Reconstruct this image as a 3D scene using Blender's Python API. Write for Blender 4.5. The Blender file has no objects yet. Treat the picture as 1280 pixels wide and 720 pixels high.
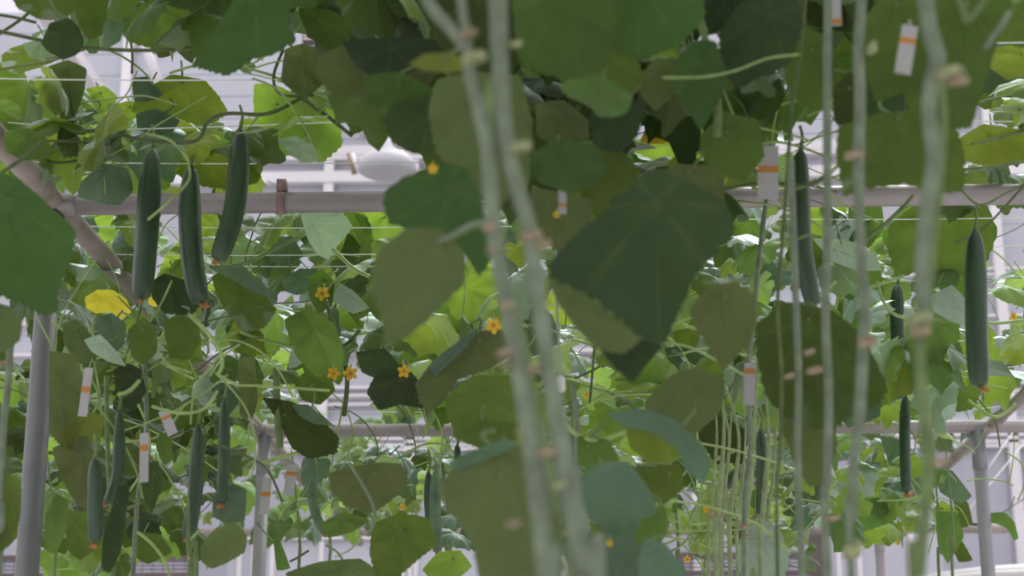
import bpy, math, random
from mathutils import Vector, Matrix
random.seed(11)
D = bpy.data; SC = bpy.context.scene; COL = SC.collection
PI = math.pi
# ------------------------------------------------------------------ camera, sky, sun, exposure
FPX = 2200.0
PITCH = math.atan(620/FPX); YAW = math.atan(80/FPX*math.cos(PITCH))
CAM = Vector((0, 0, 1.10))
Fw = Vector((-math.sin(YAW)*math.cos(PITCH), math.cos(YAW)*math.cos(PITCH), math.sin(PITCH)))
Rt = Vector((math.cos(YAW), math.sin(YAW), 0)); Up = Rt.cross(Fw)
cd = D.cameras.new('camera'); cam = D.objects.new('camera', cd); COL.objects.link(cam)
cd.sensor_width = 36; cd.lens = FPX/1280*36; cd.clip_start = .05; cd.clip_end = 200
M3 = Matrix((Rt, Up, -Fw)).transposed()
cam.matrix_world = Matrix.Translation(CAM) @ M3.to_4x4()
cd.dof.use_dof = True; cd.dof.focus_distance = 3.0; cd.dof.aperture_fstop = 7
SC.camera = cam
W = D.worlds.new('overcast_sky'); SC.world = W; W.use_nodes = True
nt = W.node_tree; nt.nodes.clear()
out = nt.nodes.new('ShaderNodeOutputWorld'); bg = nt.nodes.new('ShaderNodeBackground')
tc = nt.nodes.new('ShaderNodeTexCoord'); sp = nt.nodes.new('ShaderNodeSeparateXYZ'); cr = nt.nodes.new('ShaderNodeValToRGB')
nt.links.new(tc.outputs['Generated'], sp.inputs[0]); nt.links.new(sp.outputs['Z'], cr.inputs[0])
cr.color_ramp.elements[0].position = 0.0; cr.color_ramp.elements[0].color = (.62, .60, .64, 1)
cr.color_ramp.elements[1].position = 1.0; cr.color_ramp.elements[1].color = (1, 1, 1, 1)
e = cr.color_ramp.elements.new(.38); e.color = (.78, .77, .83, 1)
e = cr.color_ramp.elements.new(.6); e.color = (.9, .9, .92, 1)
nt.links.new(cr.outputs[0], bg.inputs[0]); bg.inputs[1].default_value = 1.25
nt.links.new(bg.outputs[0], out.inputs[0])
sd = D.lights.new('sun', 'SUN'); sd.energy = 2.2; sd.angle = math.radians(35); sd.color = (1, .98, .94)
sun = D.objects.new('sun', sd); COL.objects.link(sun)
sun.rotation_euler = Vector((.25, .55, 1)).to_track_quat('Z', 'Y').to_euler()
vs = SC.view_settings; vs.view_transform = 'Standard'; vs.look = 'None'; vs.gamma = 1; vs.exposure = 0.36
vs.use_curve_mapping = False

# ------------------------------------------------------------------ helpers
def ray(px, py):
    return (Fw + Rt*((px-640)/FPX) + Up*((360-py)/FPX))
def P(px, py, Y):                     # point of the place seen at a pixel, on the plane at depth Y
    d = ray(px, py); return CAM + d*(Y/d.y)
def PZ(px, py, z):                    # same, on the level z
    d = ray(px, py); return CAM + d*((z-CAM.z)/d.z)
def proj(v):
    r = v-CAM; w = r.dot(Fw)
    return 640+FPX*r.dot(Rt)/w, 360-FPX*r.dot(Up)/w
def tag(o, label=None, cat=None, group=None, kind=None):
    for k, v in (('label', label), ('category', cat), ('group', group), ('kind', kind)):
        if v: o[k] = v
    return o
def empty(name, loc, label, cat, group=None):
    o = D.objects.new(name, None); COL.objects.link(o); o.location = loc; o.empty_display_size = .02
    return tag(o, label, cat, group)
def mesh(name, verts, faces, mat, smooth=True, attr=None):
    m = D.meshes.new(name); m.from_pydata([tuple(v) for v in verts], [], faces); m.materials.append(mat)
    if smooth: m.polygons.foreach_set('use_smooth', [True]*len(faces))
    if attr:
        a = m.attributes.new('vein', 'FLOAT', 'POINT'); a.data.foreach_set('value', attr)
    m.update(); return m
def link(name, me, parent=None):
    o = D.objects.new(name, me); COL.objects.link(o)
    if parent is not None:
        o.parent = parent
        l = Vector((0, 0, 0)); p = parent
        while p is not None: l += p.location; p = p.parent
        o.location = -l            # parents here only carry a location
    return o
def crom(pts, n=6, closed=False):
    P_ = [Vector(p) for p in pts]; o = []
    N = len(P_)
    rng = range(N) if closed else range(N-1)
    for i in rng:
        if closed: a, b, c, d = P_[(i-1) % N], P_[i], P_[(i+1) % N], P_[(i+2) % N]
        else: a, b, c, d = P_[max(i-1, 0)], P_[i], P_[i+1], P_[min(i+2, N-1)]
        for k in range(n):
            t = k/n; t2 = t*t; t3 = t2*t
            o.append(.5*((2*b)+(c-a)*t+(2*a-5*b+4*c-d)*t2+(3*b-a-3*c+d)*t3))
    if not closed: o.append(P_[-1])
    return o
class MB:
    def __init__(s): s.v = []; s.f = []
    def tube(s, pts, rad, sides=8, cap=True):
        n = len(pts); b0 = len(s.v)
        if not hasattr(rad, '__len__'): rad = [rad]*n
        T = [(pts[min(i+1, n-1)]-pts[max(i-1, 0)]).normalized() for i in range(n)]
        u = T[0].cross(Vector((.13, -.9, .31))).normalized()
        for i in range(n):
            u = (u - T[i]*u.dot(T[i])).normalized(); w = T[i].cross(u)
            for k in range(sides):
                a = 2*PI*k/sides; s.v.append(pts[i]+(u*math.cos(a)+w*math.sin(a))*rad[i])
        for i in range(n-1):
            for k in range(sides):
                k2 = (k+1) % sides
                s.f.append((b0+i*sides+k, b0+i*sides+k2, b0+(i+1)*sides+k2, b0+(i+1)*sides+k))
        if cap:
            s.f.append(tuple(b0+k for k in reversed(range(sides)))); s.f.append(tuple(b0+(n-1)*sides+k for k in range(sides)))
        return s
    def box(s, lo, hi):
        b = len(s.v)
        for x in (lo[0], hi[0]):
            for y in (lo[1], hi[1]):
                for z in (lo[2], hi[2]): s.v.append(Vector((x, y, z)))
        for f in ((0,1,3,2),(4,6,7,5),(0,4,5,1),(2,3,7,6),(0,2,6,4),(1,5,7,3)): s.f.append(tuple(b+i for i in f))
        return s
    def blob(s, c, rx, ry, rz, seed=0, n=7, amp=.2):
        b = len(s.v); rr = random.Random(seed)
        s.v.append(c+Vector((0, 0, rz)))
        for i in range(1, n):
            th = PI*i/n
            for k in range(n*2):
                a = PI*k/n; q = 1+rr.uniform(-amp, amp)
                s.v.append(c+Vector((rx*math.sin(th)*math.cos(a)*q, ry*math.sin(th)*math.sin(a)*q, rz*math.cos(th)*q)))
        s.v.append(c-Vector((0, 0, rz))); e = len(s.v)-1; m = n*2
        for k in range(m):
            s.f.append((b, b+1+k, b+1+(k+1) % m)); s.f.append((e, e-m+(k+1) % m, e-m+k))
            for i in range(n-2):
                q = b+1+i*m; s.f.append((q+k, q+m+k, q+m+(k+1) % m, q+(k+1) % m))
        return s
    def grid(s, pts, nu, nv):
        b = len(s.v); s.v += pts
        for i in range(nu-1):
            for j in range(nv-1):
                s.f.append((b+i*nv+j, b+i*nv+j+1, b+(i+1)*nv+j+1, b+(i+1)*nv+j))
        return s
    def build(s, name, mat, parent=None, smooth=True):
        return link(name, mesh(name, s.v, s.f, mat, smooth), parent)

# ------------------------------------------------------------------ materials
def newmat(name):
    m = D.materials.new(name); m.use_nodes = True; return m, m.node_tree, m.node_tree.nodes['Principled BSDF']
def simple(name, c, rough=.6, var=.12, scale=30, metal=0, bump=0, spec=.3):
    m, t, b = newmat(name)
    n = t.nodes.new('ShaderNodeTexNoise'); n.inputs['Scale'].default_value = scale; n.inputs['Detail'].default_value = 4
    g = t.nodes.new('ShaderNodeNewGeometry'); t.links.new(g.outputs['Position'], n.inputs['Vector'])
    r = t.nodes.new('ShaderNodeValToRGB'); r.color_ramp.elements[0].position = .3; r.color_ramp.elements[1].position = .7
    r.color_ramp.elements[0].color = (*[x*(1-var) for x in c], 1); r.color_ramp.elements[1].color = (*[min(1, x*(1+var)) for x in c], 1)
    t.links.new(n.outputs['Fac'], r.inputs[0]); t.links.new(r.outputs[0], b.inputs['Base Color'])
    b.inputs['Roughness'].default_value = rough; b.inputs['Metallic'].default_value = metal
    b.inputs['Specular IOR Level'].default_value = spec
    if bump:
        bp = t.nodes.new('ShaderNodeBump'); bp.inputs['Strength'].default_value = bump; bp.inputs['Distance'].default_value = .002
        t.links.new(n.outputs['Fac'], bp.inputs['Height']); t.links.new(bp.outputs[0], b.inputs['Normal'])
    return m
def leafmat(name, top, under, trans, tw, hv=.5, spec=.35, rough=.5):
    m = D.materials.new(name); m.use_nodes = True; t = m.node_tree; t.nodes.clear(); N = t.nodes.new; L = t.links.new
    o = N('ShaderNodeOutputMaterial'); g = N('ShaderNodeNewGeometry'); oi = N('ShaderNodeObjectInfo')
    at = N('ShaderNodeAttribute'); at.attribute_name = 'vein'
    c = N('ShaderNodeMix'); c.data_type = 'RGBA'; c.inputs[6].default_value = (*top, 1); c.inputs[7].default_value = (*under, 1)
    L(g.outputs['Backfacing'], c.inputs[0])
    n = N('ShaderNodeTexNoise'); n.inputs['Scale'].default_value = 55; n.inputs['Detail'].default_value = 5; L(g.outputs['Position'], n.inputs['Vector'])
    n2 = N('ShaderNodeTexNoise'); n2.inputs['Scale'].default_value = 9; L(g.outputs['Position'], n2.inputs['Vector'])
    def mth(op, a, b=None):
        q = N('ShaderNodeMath'); q.operation = op
        for i, x in enumerate((a, b)):
            if x is None: continue
            if isinstance(x, (int, float)): q.inputs[i].default_value = x
            else: L(x, q.inputs[i])
        return q.outputs[0]
    hs = N('ShaderNodeHueSaturation')
    L(mth('ADD', mth('MULTIPLY', oi.outputs['Random'], .03), .474), hs.inputs['Hue'])
    v = mth('ADD', mth('MULTIPLY', oi.outputs['Random'], hv), mth('MULTIPLY', n.outputs['Fac'], .35))
    v = mth('ADD', v, mth('MULTIPLY', n2.outputs['Fac'], .5)); L(mth('ADD', v, 1-.42-hv*.5), hs.inputs['Value'])
    L(c.outputs[2], hs.inputs['Color'])
    vc = N('ShaderNodeMix'); vc.data_type = 'RGBA'; L(mth('MULTIPLY', at.outputs['Fac'], .13), vc.inputs[0]); L(hs.outputs[0], vc.inputs[6])
    vc.inputs[7].default_value = (.30, .38, .17, 1)
    d = N('ShaderNodeBsdfDiffuse'); L(vc.outputs[2], d.inputs[0])
    tr = N('ShaderNodeBsdfTranslucent'); h2 = N('ShaderNodeHueSaturation'); h2.inputs['Color'].default_value = (*trans, 1)
    L(hs.inputs['Value'].links[0].from_socket, h2.inputs['Value']); L(hs.inputs['Hue'].links[0].from_socket, h2.inputs['Hue']); L(h2.outputs[0], tr.inputs[0])
    mx = N('ShaderNodeMixShader'); mx.inputs[0].default_value = tw; L(d.outputs[0], mx.inputs[1]); L(tr.outputs[0], mx.inputs[2])
    gl = N('ShaderNodeBsdfGlossy'); gl.inputs['Roughness'].default_value = rough; gl.inputs[0].default_value = (.8, .9, .95, 1)
    fr = N('ShaderNodeFresnel'); fr.inputs[0].default_value = 1.4
    bp = N('ShaderNodeBump'); bp.inputs['Strength'].default_value = .5; bp.inputs['Distance'].default_value = .003
    L(mth('ADD', n.outputs['Fac'], mth('MULTIPLY', at.outputs['Fac'], -.6)), bp.inputs['Height'])
    for q in (d, gl): L(bp.outputs[0], q.inputs['Normal'])
    f = mth('MULTIPLY', fr.outputs[0], mth('SUBTRACT', spec*2, mth('MULTIPLY', g.outputs['Backfacing'], spec*1.6)))
    m2 = N('ShaderNodeMixShader'); L(f, m2.inputs[0]); L(mx.outputs[0], m2.inputs[1]); L(gl.outputs[0], m2.inputs[2])
    L(m2.outputs[0], o.inputs[0]); return m
LM = {
 'dark': leafmat('dark_leaf', (.030, .052, .025), (.055, .080, .030), (.07, .12, .02), .2, .3, .16, .6),  # darkest leaf green
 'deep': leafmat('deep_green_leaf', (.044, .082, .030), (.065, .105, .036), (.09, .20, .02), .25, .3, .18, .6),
 'mid': leafmat('grown_leaf', (.070, .115, .040), (.090, .130, .045), (.15, .30, .03), .36, .4, .25, .55),
 'olive': leafmat('underside_olive_leaf', (.09, .13, .06), (.115, .15, .065), (.13, .20, .04), .28, .2),
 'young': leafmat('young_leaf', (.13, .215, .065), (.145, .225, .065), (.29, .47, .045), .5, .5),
 'blue': leafmat('waxy_leaf', (.085, .145, .092), (.095, .14, .07), (.12, .24, .05), .25, .35, .65, .48),
 'pale': leafmat('sky_sheen_leaf', (.33, .42, .35), (.20, .28, .17), (.2, .4, .1), .25, .3, .8, .45),  # pale sky sheen on leaf tops put into the colour
 'yellow': leafmat('yellowed_leaf', (.75, .68, .07), (.75, .66, .08), (.8, .75, .04), .5, .2),
 'ochre': leafmat('yellowing_leaf', (.12, .15, .04), (.125, .15, .042), (.24, .30, .03), .4, .2),
}
STEMM = simple('vine_stem', (.17, .21, .14), .5, .25, 60, bump=.4)
STEMD = simple('young_shoot', (.14, .20, .075), .55, .25, 60)
STEMW = simple('woody_shoot', (.10, .13, .05), .6, .25, 60)
TENDR = simple('tendril', (.30, .42, .14), .5, .2, 60)
PALES = simple('slender_stem', (.26, .32, .16), .55, .2, 60)
SCAR = simple('dried_node', (.33, .26, .18), .8, .35, 150, bump=.6)
SCARG = simple('green_node', (.30, .32, .17), .8, .3, 150, bump=.6)
POSTM = simple('shaded_post', (.16, .162, .168), .5, .08, 25, .2, spec=.4)  # shade on the left post put into a darker steel colour
STEEL = simple('galvanised_pipe', (.33, .29, .30), .42, .08, 25, .25, spec=.5)
RUSTY = simple('weathered_pipe', (.34, .28, .265), .5, .22, 12, .15, bump=.3)
STRG = simple('white_string', (.85, .88, .85), .5, .05)
TWINE = simple('grey_twine', (.35, .38, .32), .8, .2)
FLW = simple('yellow_petal', (.66, .42, .03), .6, .15, 90); DRYF = simple('withered_petal', (.36, .16, .06), .8, .3, 120)
TAGW = simple('tag_plastic', (.42, .41, .41), .4, .04); TAGO = simple('tag_orange', (.50, .22, .05), .5, .05)
WHITE = simple('white_enamel', (.62, .61, .63), .4, .04, 5); FRAMEW = simple('white_frame', (.78, .74, .77), .5, .05, 5)
SHEET = simple('grey_sheet', (.46, .45, .52), .7, .06, 1.5); LOUV = simple('blue_grey_glazing', (.50, .50, .56), .5, .06, 2)
BROWN = simple('brown_paint', (.15, .115, .12), .7, .15, 8); DARKM = simple('dark_wire', (.05, .045, .05), .6, .1)
BOUNCE_FLOOR = simple('bounce_film', (.50, .49, .47), .95, .35, 14, bump=.8); CLIPM = simple('clip_plastic', (.30, .20, .20), .5, .1)  # pale film added on the unseen floor to bounce light up
def film(name, c, tc_):
    m = D.materials.new(name); m.use_nodes = True; t = m.node_tree; t.nodes.clear(); o = t.nodes.new('ShaderNodeOutputMaterial')
    n = t.nodes.new('ShaderNodeTexNoise'); n.inputs['Scale'].default_value = 1.2; r = t.nodes.new('ShaderNodeValToRGB'); t.links.new(n.outputs[0], r.inputs[0])
    r.color_ramp.elements[0].color = (*[x*.92 for x in c], 1); r.color_ramp.elements[1].color = (*c, 1)
    a = t.nodes.new('ShaderNodeBsdfDiffuse'); b = t.nodes.new('ShaderNodeBsdfTranslucent'); x = t.nodes.new('ShaderNodeMixShader'); x.inputs[0].default_value = tc_
    t.links.new(r.outputs[0], a.inputs[0]); t.links.new(r.outputs[0], b.inputs[0]); t.links.new(a.outputs[0], x.inputs[1]); t.links.new(b.outputs[0], x.inputs[2]); t.links.new(x.outputs[0], o.inputs[0])
    return m
def cucmat():
    m, t, b = newmat('cucumber_skin'); N = t.nodes.new; L = t.links.new
    tc = N('ShaderNodeNewGeometry'); mp = N('ShaderNodeMapping'); mp.inputs['Scale'].default_value = (90, 90, 9)
    n = N('ShaderNodeTexNoise'); n.inputs['Scale'].default_value = 1; n.inputs['Detail'].default_value = 3
    L(tc.outputs['Position'], mp.inputs[0]); L(mp.outputs[0], n.inputs['Vector'])
    r = N('ShaderNodeValToRGB'); r.color_ramp.elements[0].position = .3; r.color_ramp.elements[1].position = .75
    r.color_ramp.elements[0].color = (.022, .048, .022, 1); r.color_ramp.elements[1].color = (.055, .105, .050, 1)
    L(n.outputs['Fac'], r.inputs[0]); L(r.outputs[0], b.inputs['Base Color'])
    b.inputs['Roughness'].default_value = .38
    v = N('ShaderNodeTexVoronoi'); v.inputs['Scale'].default_value = 160; L(tc.outputs['Position'], v.inputs['Vector'])
    bp = N('ShaderNodeBump'); bp.inputs['Strength'].default_value = .35; bp.inputs['Distance'].default_value = .001; bp.invert = True
    L(v.outputs['Distance'], bp.inputs['Height']); L(bp.outputs[0], b.inputs['Normal']); return m
CUC = cucmat(); CUCL = simple('young_cucumber_skin', (.10, .17, .09), .4, .25, 60)

# ------------------------------------------------------------------ setting
ZP = 1.95
ROWY = [PZ(640, y, ZP).y for y in (250, 537, 664)]
def S(o, **k): tag(o, kind='structure'); return o
WY = 9.6
def wz(py): return P(640, py, WY).z
def wx(px, py=600): return P(px, py, WY).x
fl = MB(); nx = 24
pts = []
rr = random.Random(3)
for i in range(nx):
    for j in range(nx):
        pts.append(Vector((-6+12*i/(nx-1), -2+11.9*j/(nx-1), rr.uniform(-.015, .015))))
S(fl.grid(pts, nx, nx).build('floor', BOUNCE_FLOOR))
wb = MB(); xs0, xs1 = -5.2, 5.4
zt = wz(188)
nseg = 120; ptsw = []
for i in range(nseg*2+1):                        # ribbed sheet of the end wall
    x = xs0+(xs1-xs0)*i/(nseg*2)
    y = WY+(.012 if i % 4 < 2 else 0)
    ptsw += [Vector((x, y, 0)), Vector((x, y, wz(560)))]
wb.grid(ptsw, nseg*2+1, 2)
S(wb.build('wall_back', SHEET, smooth=False))
gz = MB()
z = wz(556)
while z < zt+.9:                                 # overlapping glazing strips above
    gz.box((xs0, WY+.02, z), (xs1, WY+.035, z+.135)); z += .14
S(gz.build('window_1', LOUV, smooth=False))
fr = MB()
for py in (541, 549, 557): fr.box((xs0, WY-.05, wz(py)-.008), (xs1, WY, wz(py)+.008))
fr.box((xs0, WY-.04, wz(560)-.02), (xs1, WY, wz(560)+.005))
for py in (505, 494, 484, 440, 401, 350, 343): fr.box((xs0, WY-.03, wz(py)-.008), (xs1, WY+.01, wz(py)+.008))
for py, h in ((222, .016), (227, .008), (217, .008), (198, .012), (190, .03)): fr.box((xs0, WY-.06, wz(py)-h), (xs1, WY+.01, wz(py)+h))
S(fr.build('trim_1', FRAMEW, smooth=False))
fv = MB()
for px in (-120, 128, 401, 512, 705, 870, 1103, 1268): fv.box((wx(px)-.028, WY-.05, 0), (wx(px)+.028, WY-.001, zt+1.2))
S(fv.build('trim_2', FRAMEW, smooth=False))
up = MB(); up.box((xs0, WY+.04, zt+.05), (xs1, WY+.06, zt+2.6))
S(up.build('wall_gable', film('gable_film', (.90, .88, .92), .6), smooth=False))
for sx, nm in ((xs0, 'wall_left'), (xs1, 'wall_right')):
    q = MB(); q.box((sx-.03, -2, 0), (sx, WY+.06, 2.2)); S(q.build(nm, SHEET, smooth=False))
# roof bars of the house (white), well behind and above the trellis
rb = MB()
for x in (-4, -2.6, -1.2, .2, 1.6, 3.0, 4.4):
    rb.box((x-.03, 2, 4.75), (x+.03, WY+.05, 4.82))
for y in (3.5, 7.0): rb.box((xs0, y-.03, 4.72), (xs1, y+.03, 4.78))
S(rb.build('trim_3', FRAMEW, smooth=False))
# slanting roof strut and bars seen top left
def tubeobj(name, pix, Y, wpx, mat, label, cat, group=None, parent=None, sides=12, n=4):
    if not hasattr(Y, '__len__'): Y = [Y]*len(pix)
    pts = [P(a, b, y) for (a, b), y in zip(pix, Y)]
    rad0 = wpx*.5/FPX*(sum((p-CAM).dot(Fw) for p in pts)/len(pts))
    o = MB().tube(crom(pts, n), rad0, sides).build(name, mat, parent)
    if label: tag(o, label, cat, group)
    return o
tubeobj('roof_strut', [(172, 30), (202, 112)], 7.5, 12, FRAMEW, 'short pale slanting roof strut seen through the leaves at top left', 'strut', n=1)
b = MB(); c0 = P(386, 38, 7.0); b.box((c0.x-.024, 6.98, c0.z-.06), (c0.x+.024, 7.03, c0.z+.06))
vb = b.build('vent_box', BROWN, smooth=False); tag(vb, 'small brown vent box between leaves near the top edge', 'box')
b = MB()
for k in range(7): b.box((c0.x-.018, 6.973, c0.z-.052+k*.016), (c0.x+.018, 6.98, c0.z-.046+k*.016))
b.build('grille', FRAMEW, vb, smooth=False)
MB().tube([Vector((c0.x, 7.0, c0.z)), Vector((c0.x, 7.0, 4.74))], .008, 8).build('hanger', BROWN, vb)

# ------------------------------------------------------------------ trellis frame
def pipe(name, a, bb, r, mat, label, collars=()):
    root = empty(name, a, label, 'pipe')
    MB().tube([a, a+(bb-a)*.5, bb], r, 20).build('tube', mat, root)
    for t, rr_ in collars:
        c = a+(bb-a)*t; d = (bb-a).normalized()
        MB().tube([c-d*.02, c-d*.016, c+d*.016, c+d*.02], [r*1.02, r*rr_, r*rr_, r*1.02], 20).build('coupling', mat, root)
    return root
def rpx(px, Y, z=ZP): return px*.5/FPX*(P(640, 400, Y)-CAM).dot(Fw)
LX = [P(68, 250, ROWY[0]).x, P(331, 537, ROWY[1]).x, P(437, 664, ROWY[2]).x]
RX = [None, P(1222, 537, ROWY[1]).x, P(1098, 664, ROWY[2]).x]
lx = LX[1]; rx = RX[1]
R1 = rpx(27, ROWY[0])
print('rows', ROWY, LX, RX, 'R', R1)
pipe('cross_pipe', Vector((LX[0], ROWY[0], ZP)), Vector((rx+.15, ROWY[0], ZP)), R1, STEEL, 'nearest and thickest horizontal grey pipe crossing behind the hanging cucumbers', [(.008, 1.12)])
pipe('cross_pipe', Vector((LX[1]-.03, ROWY[1], ZP)), Vector((rx+.7, ROWY[1], ZP)), R1, STEEL, 'second horizontal steel pipe, level with the tops of the two grey posts', [(.02, 1.12)])
pipe('cross_pipe', Vector((LX[2]-.6, ROWY[2], ZP)), Vector((P(1260, 664, ROWY[2]).x, ROWY[2], ZP)), R1*.95, RUSTY, 'farthest and lowest horizontal pipe, ending in the open at its right end', [(.985, 1.1)])
pipe('long_pipe', Vector((LX[0], .9, ZP+.005)), Vector((LX[2], ROWY[2]+.3, ZP+.005)), R1*1.05, RUSTY, 'slanting weathered pipe running back from the left edge behind the dark leaf', [(.28, 1.12), (.45, 1.1)])
pipe('long_pipe', Vector((rx, 1.2, ZP+.005)), Vector((RX[2], ROWY[2]+.1, ZP+.005)), R1*.9, RUSTY, 'slanting weathered pipe running back from the right edge to the far pipe', [(.6, 1.15)])
pipe('frame_post', Vector((P(50, 500, ROWY[0]).x+.0, ROWY[0], 0)), Vector((LX[0], ROWY[0], ZP)), rpx(29, ROWY[0]), POSTM, 'wide grey steel post at the left edge of the picture', [(.97, 1.1)])
pipe('frame_post', Vector((LX[1]-.008, ROWY[1], 0)), Vector((LX[1], ROWY[1], ZP)), rpx(16.5, ROWY[1]), simple('lit_post', (.25, .25, .265), .45, .06, 25, .2, spec=.4), 'slim steel post left of centre standing under the second pipe', [(.955, 1.1)])  # lit copy of the post steel, lighter than the shaded left one
pipe('frame_post', Vector((rx+.003, ROWY[1], 0)), Vector((rx, ROWY[1], ZP)), rpx(16.5, ROWY[1]), simple('lit_post', (.25, .25, .265), .45, .06, 25, .2, spec=.4), 'slim steel post near the right edge in front of the grey wall', [(.955, 1.1)])
pipe('frame_post', Vector((RX[2], ROWY[2], 0)), Vector((RX[2], ROWY[2], ZP)), rpx(11, ROWY[2]), STEEL, 'far thin post under the right end of the farthest pipe', [(.97, 1.1)])
b = MB(); cx = P(352, 237, ROWY[0]); b.tube([Vector((cx.x-.006, ROWY[0], ZP)), Vector((cx.x+.006, ROWY[0], ZP))], R1*1.14, 16)
b.box((cx.x-.006, ROWY[0]-.012, ZP+R1), (cx.x+.008, ROWY[0]+.012, ZP+R1+.018))
tag(b.build('pipe_clip', CLIPM), 'small dark red clip around the nearest cross pipe', 'clip')

# trellis strings, each stretched across
STR = [(-20, 98, 320, 100, 2.12, 'above the highest leaves at top left'), (-20, 150, 130, 163, 2.3, 'short slack one at upper left'), (60, 164, 480, 150, 2.28, 'rising a little to the right above the trio of cucumbers'),
 (-10, 202, 560, 203, 2.42, 'passing behind the tops of the three long cucumbers'), (90, 283, 640, 283, 2.75, 'just under the nearest pipe at left'), (120, 318, 470, 318, 2.85, 'behind the middle of the three long cucumbers'),
 (230, 332, 480, 333, 2.95, 'just below the curved cucumber tip'), (320, 379, 720, 381, 3.15, 'crossing behind the olive leaf'), (300, 414, 760, 414, 3.35, 'crossing behind the pair of thick vine stems'),
 (440, 434, 700, 433, 3.45, 'just above the row of small yellow flowers'), (-10, 430, 100, 431, 3.4, 'behind the wide left post'), (330, 497, 560, 498, 4.0, 'in front of the grey louvres'), (300, 512, 580, 515, 4.1, 'lowest one above the second pipe'),
 (780, 474, 880, 473, 3.7, 'short stretch right of the dark leaf tip'), (840, 414, 990, 412, 3.35, 'short stretch left of the right-hand stems'), (850, 456, 940, 455, 3.6, 'under the olive leaf beside the right-hand stems'),
 (850, 145, 1280, 152, 2.25, 'uppermost one at right'), (955, 98, 1060, 97, 2.1, 'highest short one behind the right stems'), (1180, 54, 1290, 53, 2.0, 'at the top right corner'),
 (920, 274, 1290, 272, 2.7, 'just under the nearest pipe at right'), (1180, 309, 1290, 307, 2.82, 'behind the top of the lone right cucumber'), (1060, 353, 1290, 345, 3.0, 'rising past the lone right cucumber'),
 (1080, 386, 1180, 384, 3.1, 'across the faint grey cucumber'), (1090, 436, 1290, 417, 3.3, 'rising steeply behind the lone right cucumber'), (1110, 458, 1290, 438, 3.45, 'rising below the wall opening at right'),
 (1140, 470, 1290, 456, 3.55, 'just above the right slanting pipe'), (1060, 510, 1240, 494, 3.8, 'crossing the right slanting pipe'), (1040, 530, 1250, 508, 3.95, 'lowest one above the second pipe at right'),
 (1060, 552, 1170, 549, 4.6, 'just under the second pipe at right'), (1070, 589, 1150, 586, 5.0, 'behind the slim dark cucumber'), (1060, 620, 1140, 611, 5.4, 'lowest one under the second pipe at right'),
 (410, 558, 600, 555, 4.7, 'just under the second pipe left of centre'), (430, 574, 560, 570, 4.9, 'sagging among the tendrils left of centre'), (0, 590, 120, 590, 4.9, 'behind the foot of the wide left post'), (840, 398, 960, 398, 3.3, 'above the pale leaf right of the big dark leaf')]
for x0, y0, x1, y1, Y, lab in STR:
    a, c = P(x0, y0, Y), P(x1, y1, Y)
    m = (a+c)/2-Vector((0, 0, (a-c).length*.004))
    o = MB().tube(crom([a, m, c], 6), .0009, 6).build('trellis_string', STRG)
    tag(o, 'thin white trellis string '+lab, 'string', 'white trellis strings')
for (x0, y0, x1, y1, lab) in ((1296, 535, 1196, 655, 'pale slanting tie wire in front of the grey wall at right'), (1270, 535, 1225, 600, 'short pale slanting tie wire beside the right steel post'), (1300, 610, 1232, 655, 'dark slanting tie wire low at the right edge')):
    tag(MB().tube([P(x0, y0, 6.6), P(x1, y1, 6.6)], .0025 if 'dark' not in lab else .002, 6).build('tie_wire', STRG if 'dark' not in lab else DARKM), lab, 'wire')

# ------------------------------------------------------------------ things behind
# white domed fan
fc = P(484, 200, 7.0)
fan = empty('hanging_fan', fc, 'white domed fan housing hanging in front of the glazing', 'fan')
prof = [(0, .097), (.045, .092), (.08, .07), (.10, .04), (.15, .0), (.175, -.02), (.175, -.045), (.15, -.06), (.09, -.065), (0, -.065)]
def lathe(prof, c, sides=28):
    b = MB(); n = len(prof)
    for r, z in prof:
        for k in range(sides): a = 2*PI*k/sides; b.v.append(c+Vector((max(r, .0005)*math.cos(a), max(r, .0005)*math.sin(a), z)))
    for i in range(n-1):
        for k in range(sides): b.f.append((i*sides+k, i*sides+(k+1) % sides, (i+1)*sides+(k+1) % sides, (i+1)*sides+k))
    return b
lathe([(r*.72, z) for r, z in prof], fc).build('housing', simple('fan_plastic', (.55, .53, .58), .45, .04, 4), fan)
rg = [fc+Vector((.062+.028*math.cos(a), -.062, .058+.028*math.sin(a))) for a in [2*PI*k/20 for k in range(21)]]
MB().tube(rg, .0035, 6, False).build('ring', DARKM, fan)
MB().tube([P(436, 192, 7.0), P(440, 205, 7.0), P(443, 217, 7.0)], .012, 8).build('bracket', SCAR, fan)
MB().tube([P(440, 192, 6.98), P(449, 216, 6.98)], .009, 8).build('bracket', FRAMEW, fan)
MB().tube([P(484, 180, 7.0), Vector((P(484, 180, 7.0).x, 7.0, 4.74))], .006, 8).build('cable', WHITE, fan)
MB().tube([P(449, 213, 6.98), P(458, 209, 6.98)], .006, 8).build('lever', DARKM, fan)
# white tank right
tp = P(1330, 704, 5.6); R_ = tp.x-P(1157, 722, 5.6).x
zz = tp.z; tk = empty('water_tank', Vector((tp.x, 5.9, 0)), 'large round white tank whose rim rises at the bottom right corner', 'tank')
pr = [(R_*.93, 0), (R_*.95, zz-.25), (R_*.97, zz-.07), (R_*1.0, zz-.055), (R_*1.0, zz-.03), (R_*.93, zz-.012), (R_*.8, zz-.003), (0, zz)]
lathe(pr, Vector((tp.x, 5.9, 0)), 48).build('body', WHITE, tk)
MB().tube([Vector((tp.x+R_*.995*math.cos(a), 5.9+R_*.995*math.sin(a), zz-.042)) for a in [2*PI*k/48 for k in range(49)]], .012, 8, False).build('rim', simple('tank_rim', (.75, .70, .71), .4, .03), tk)
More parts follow.
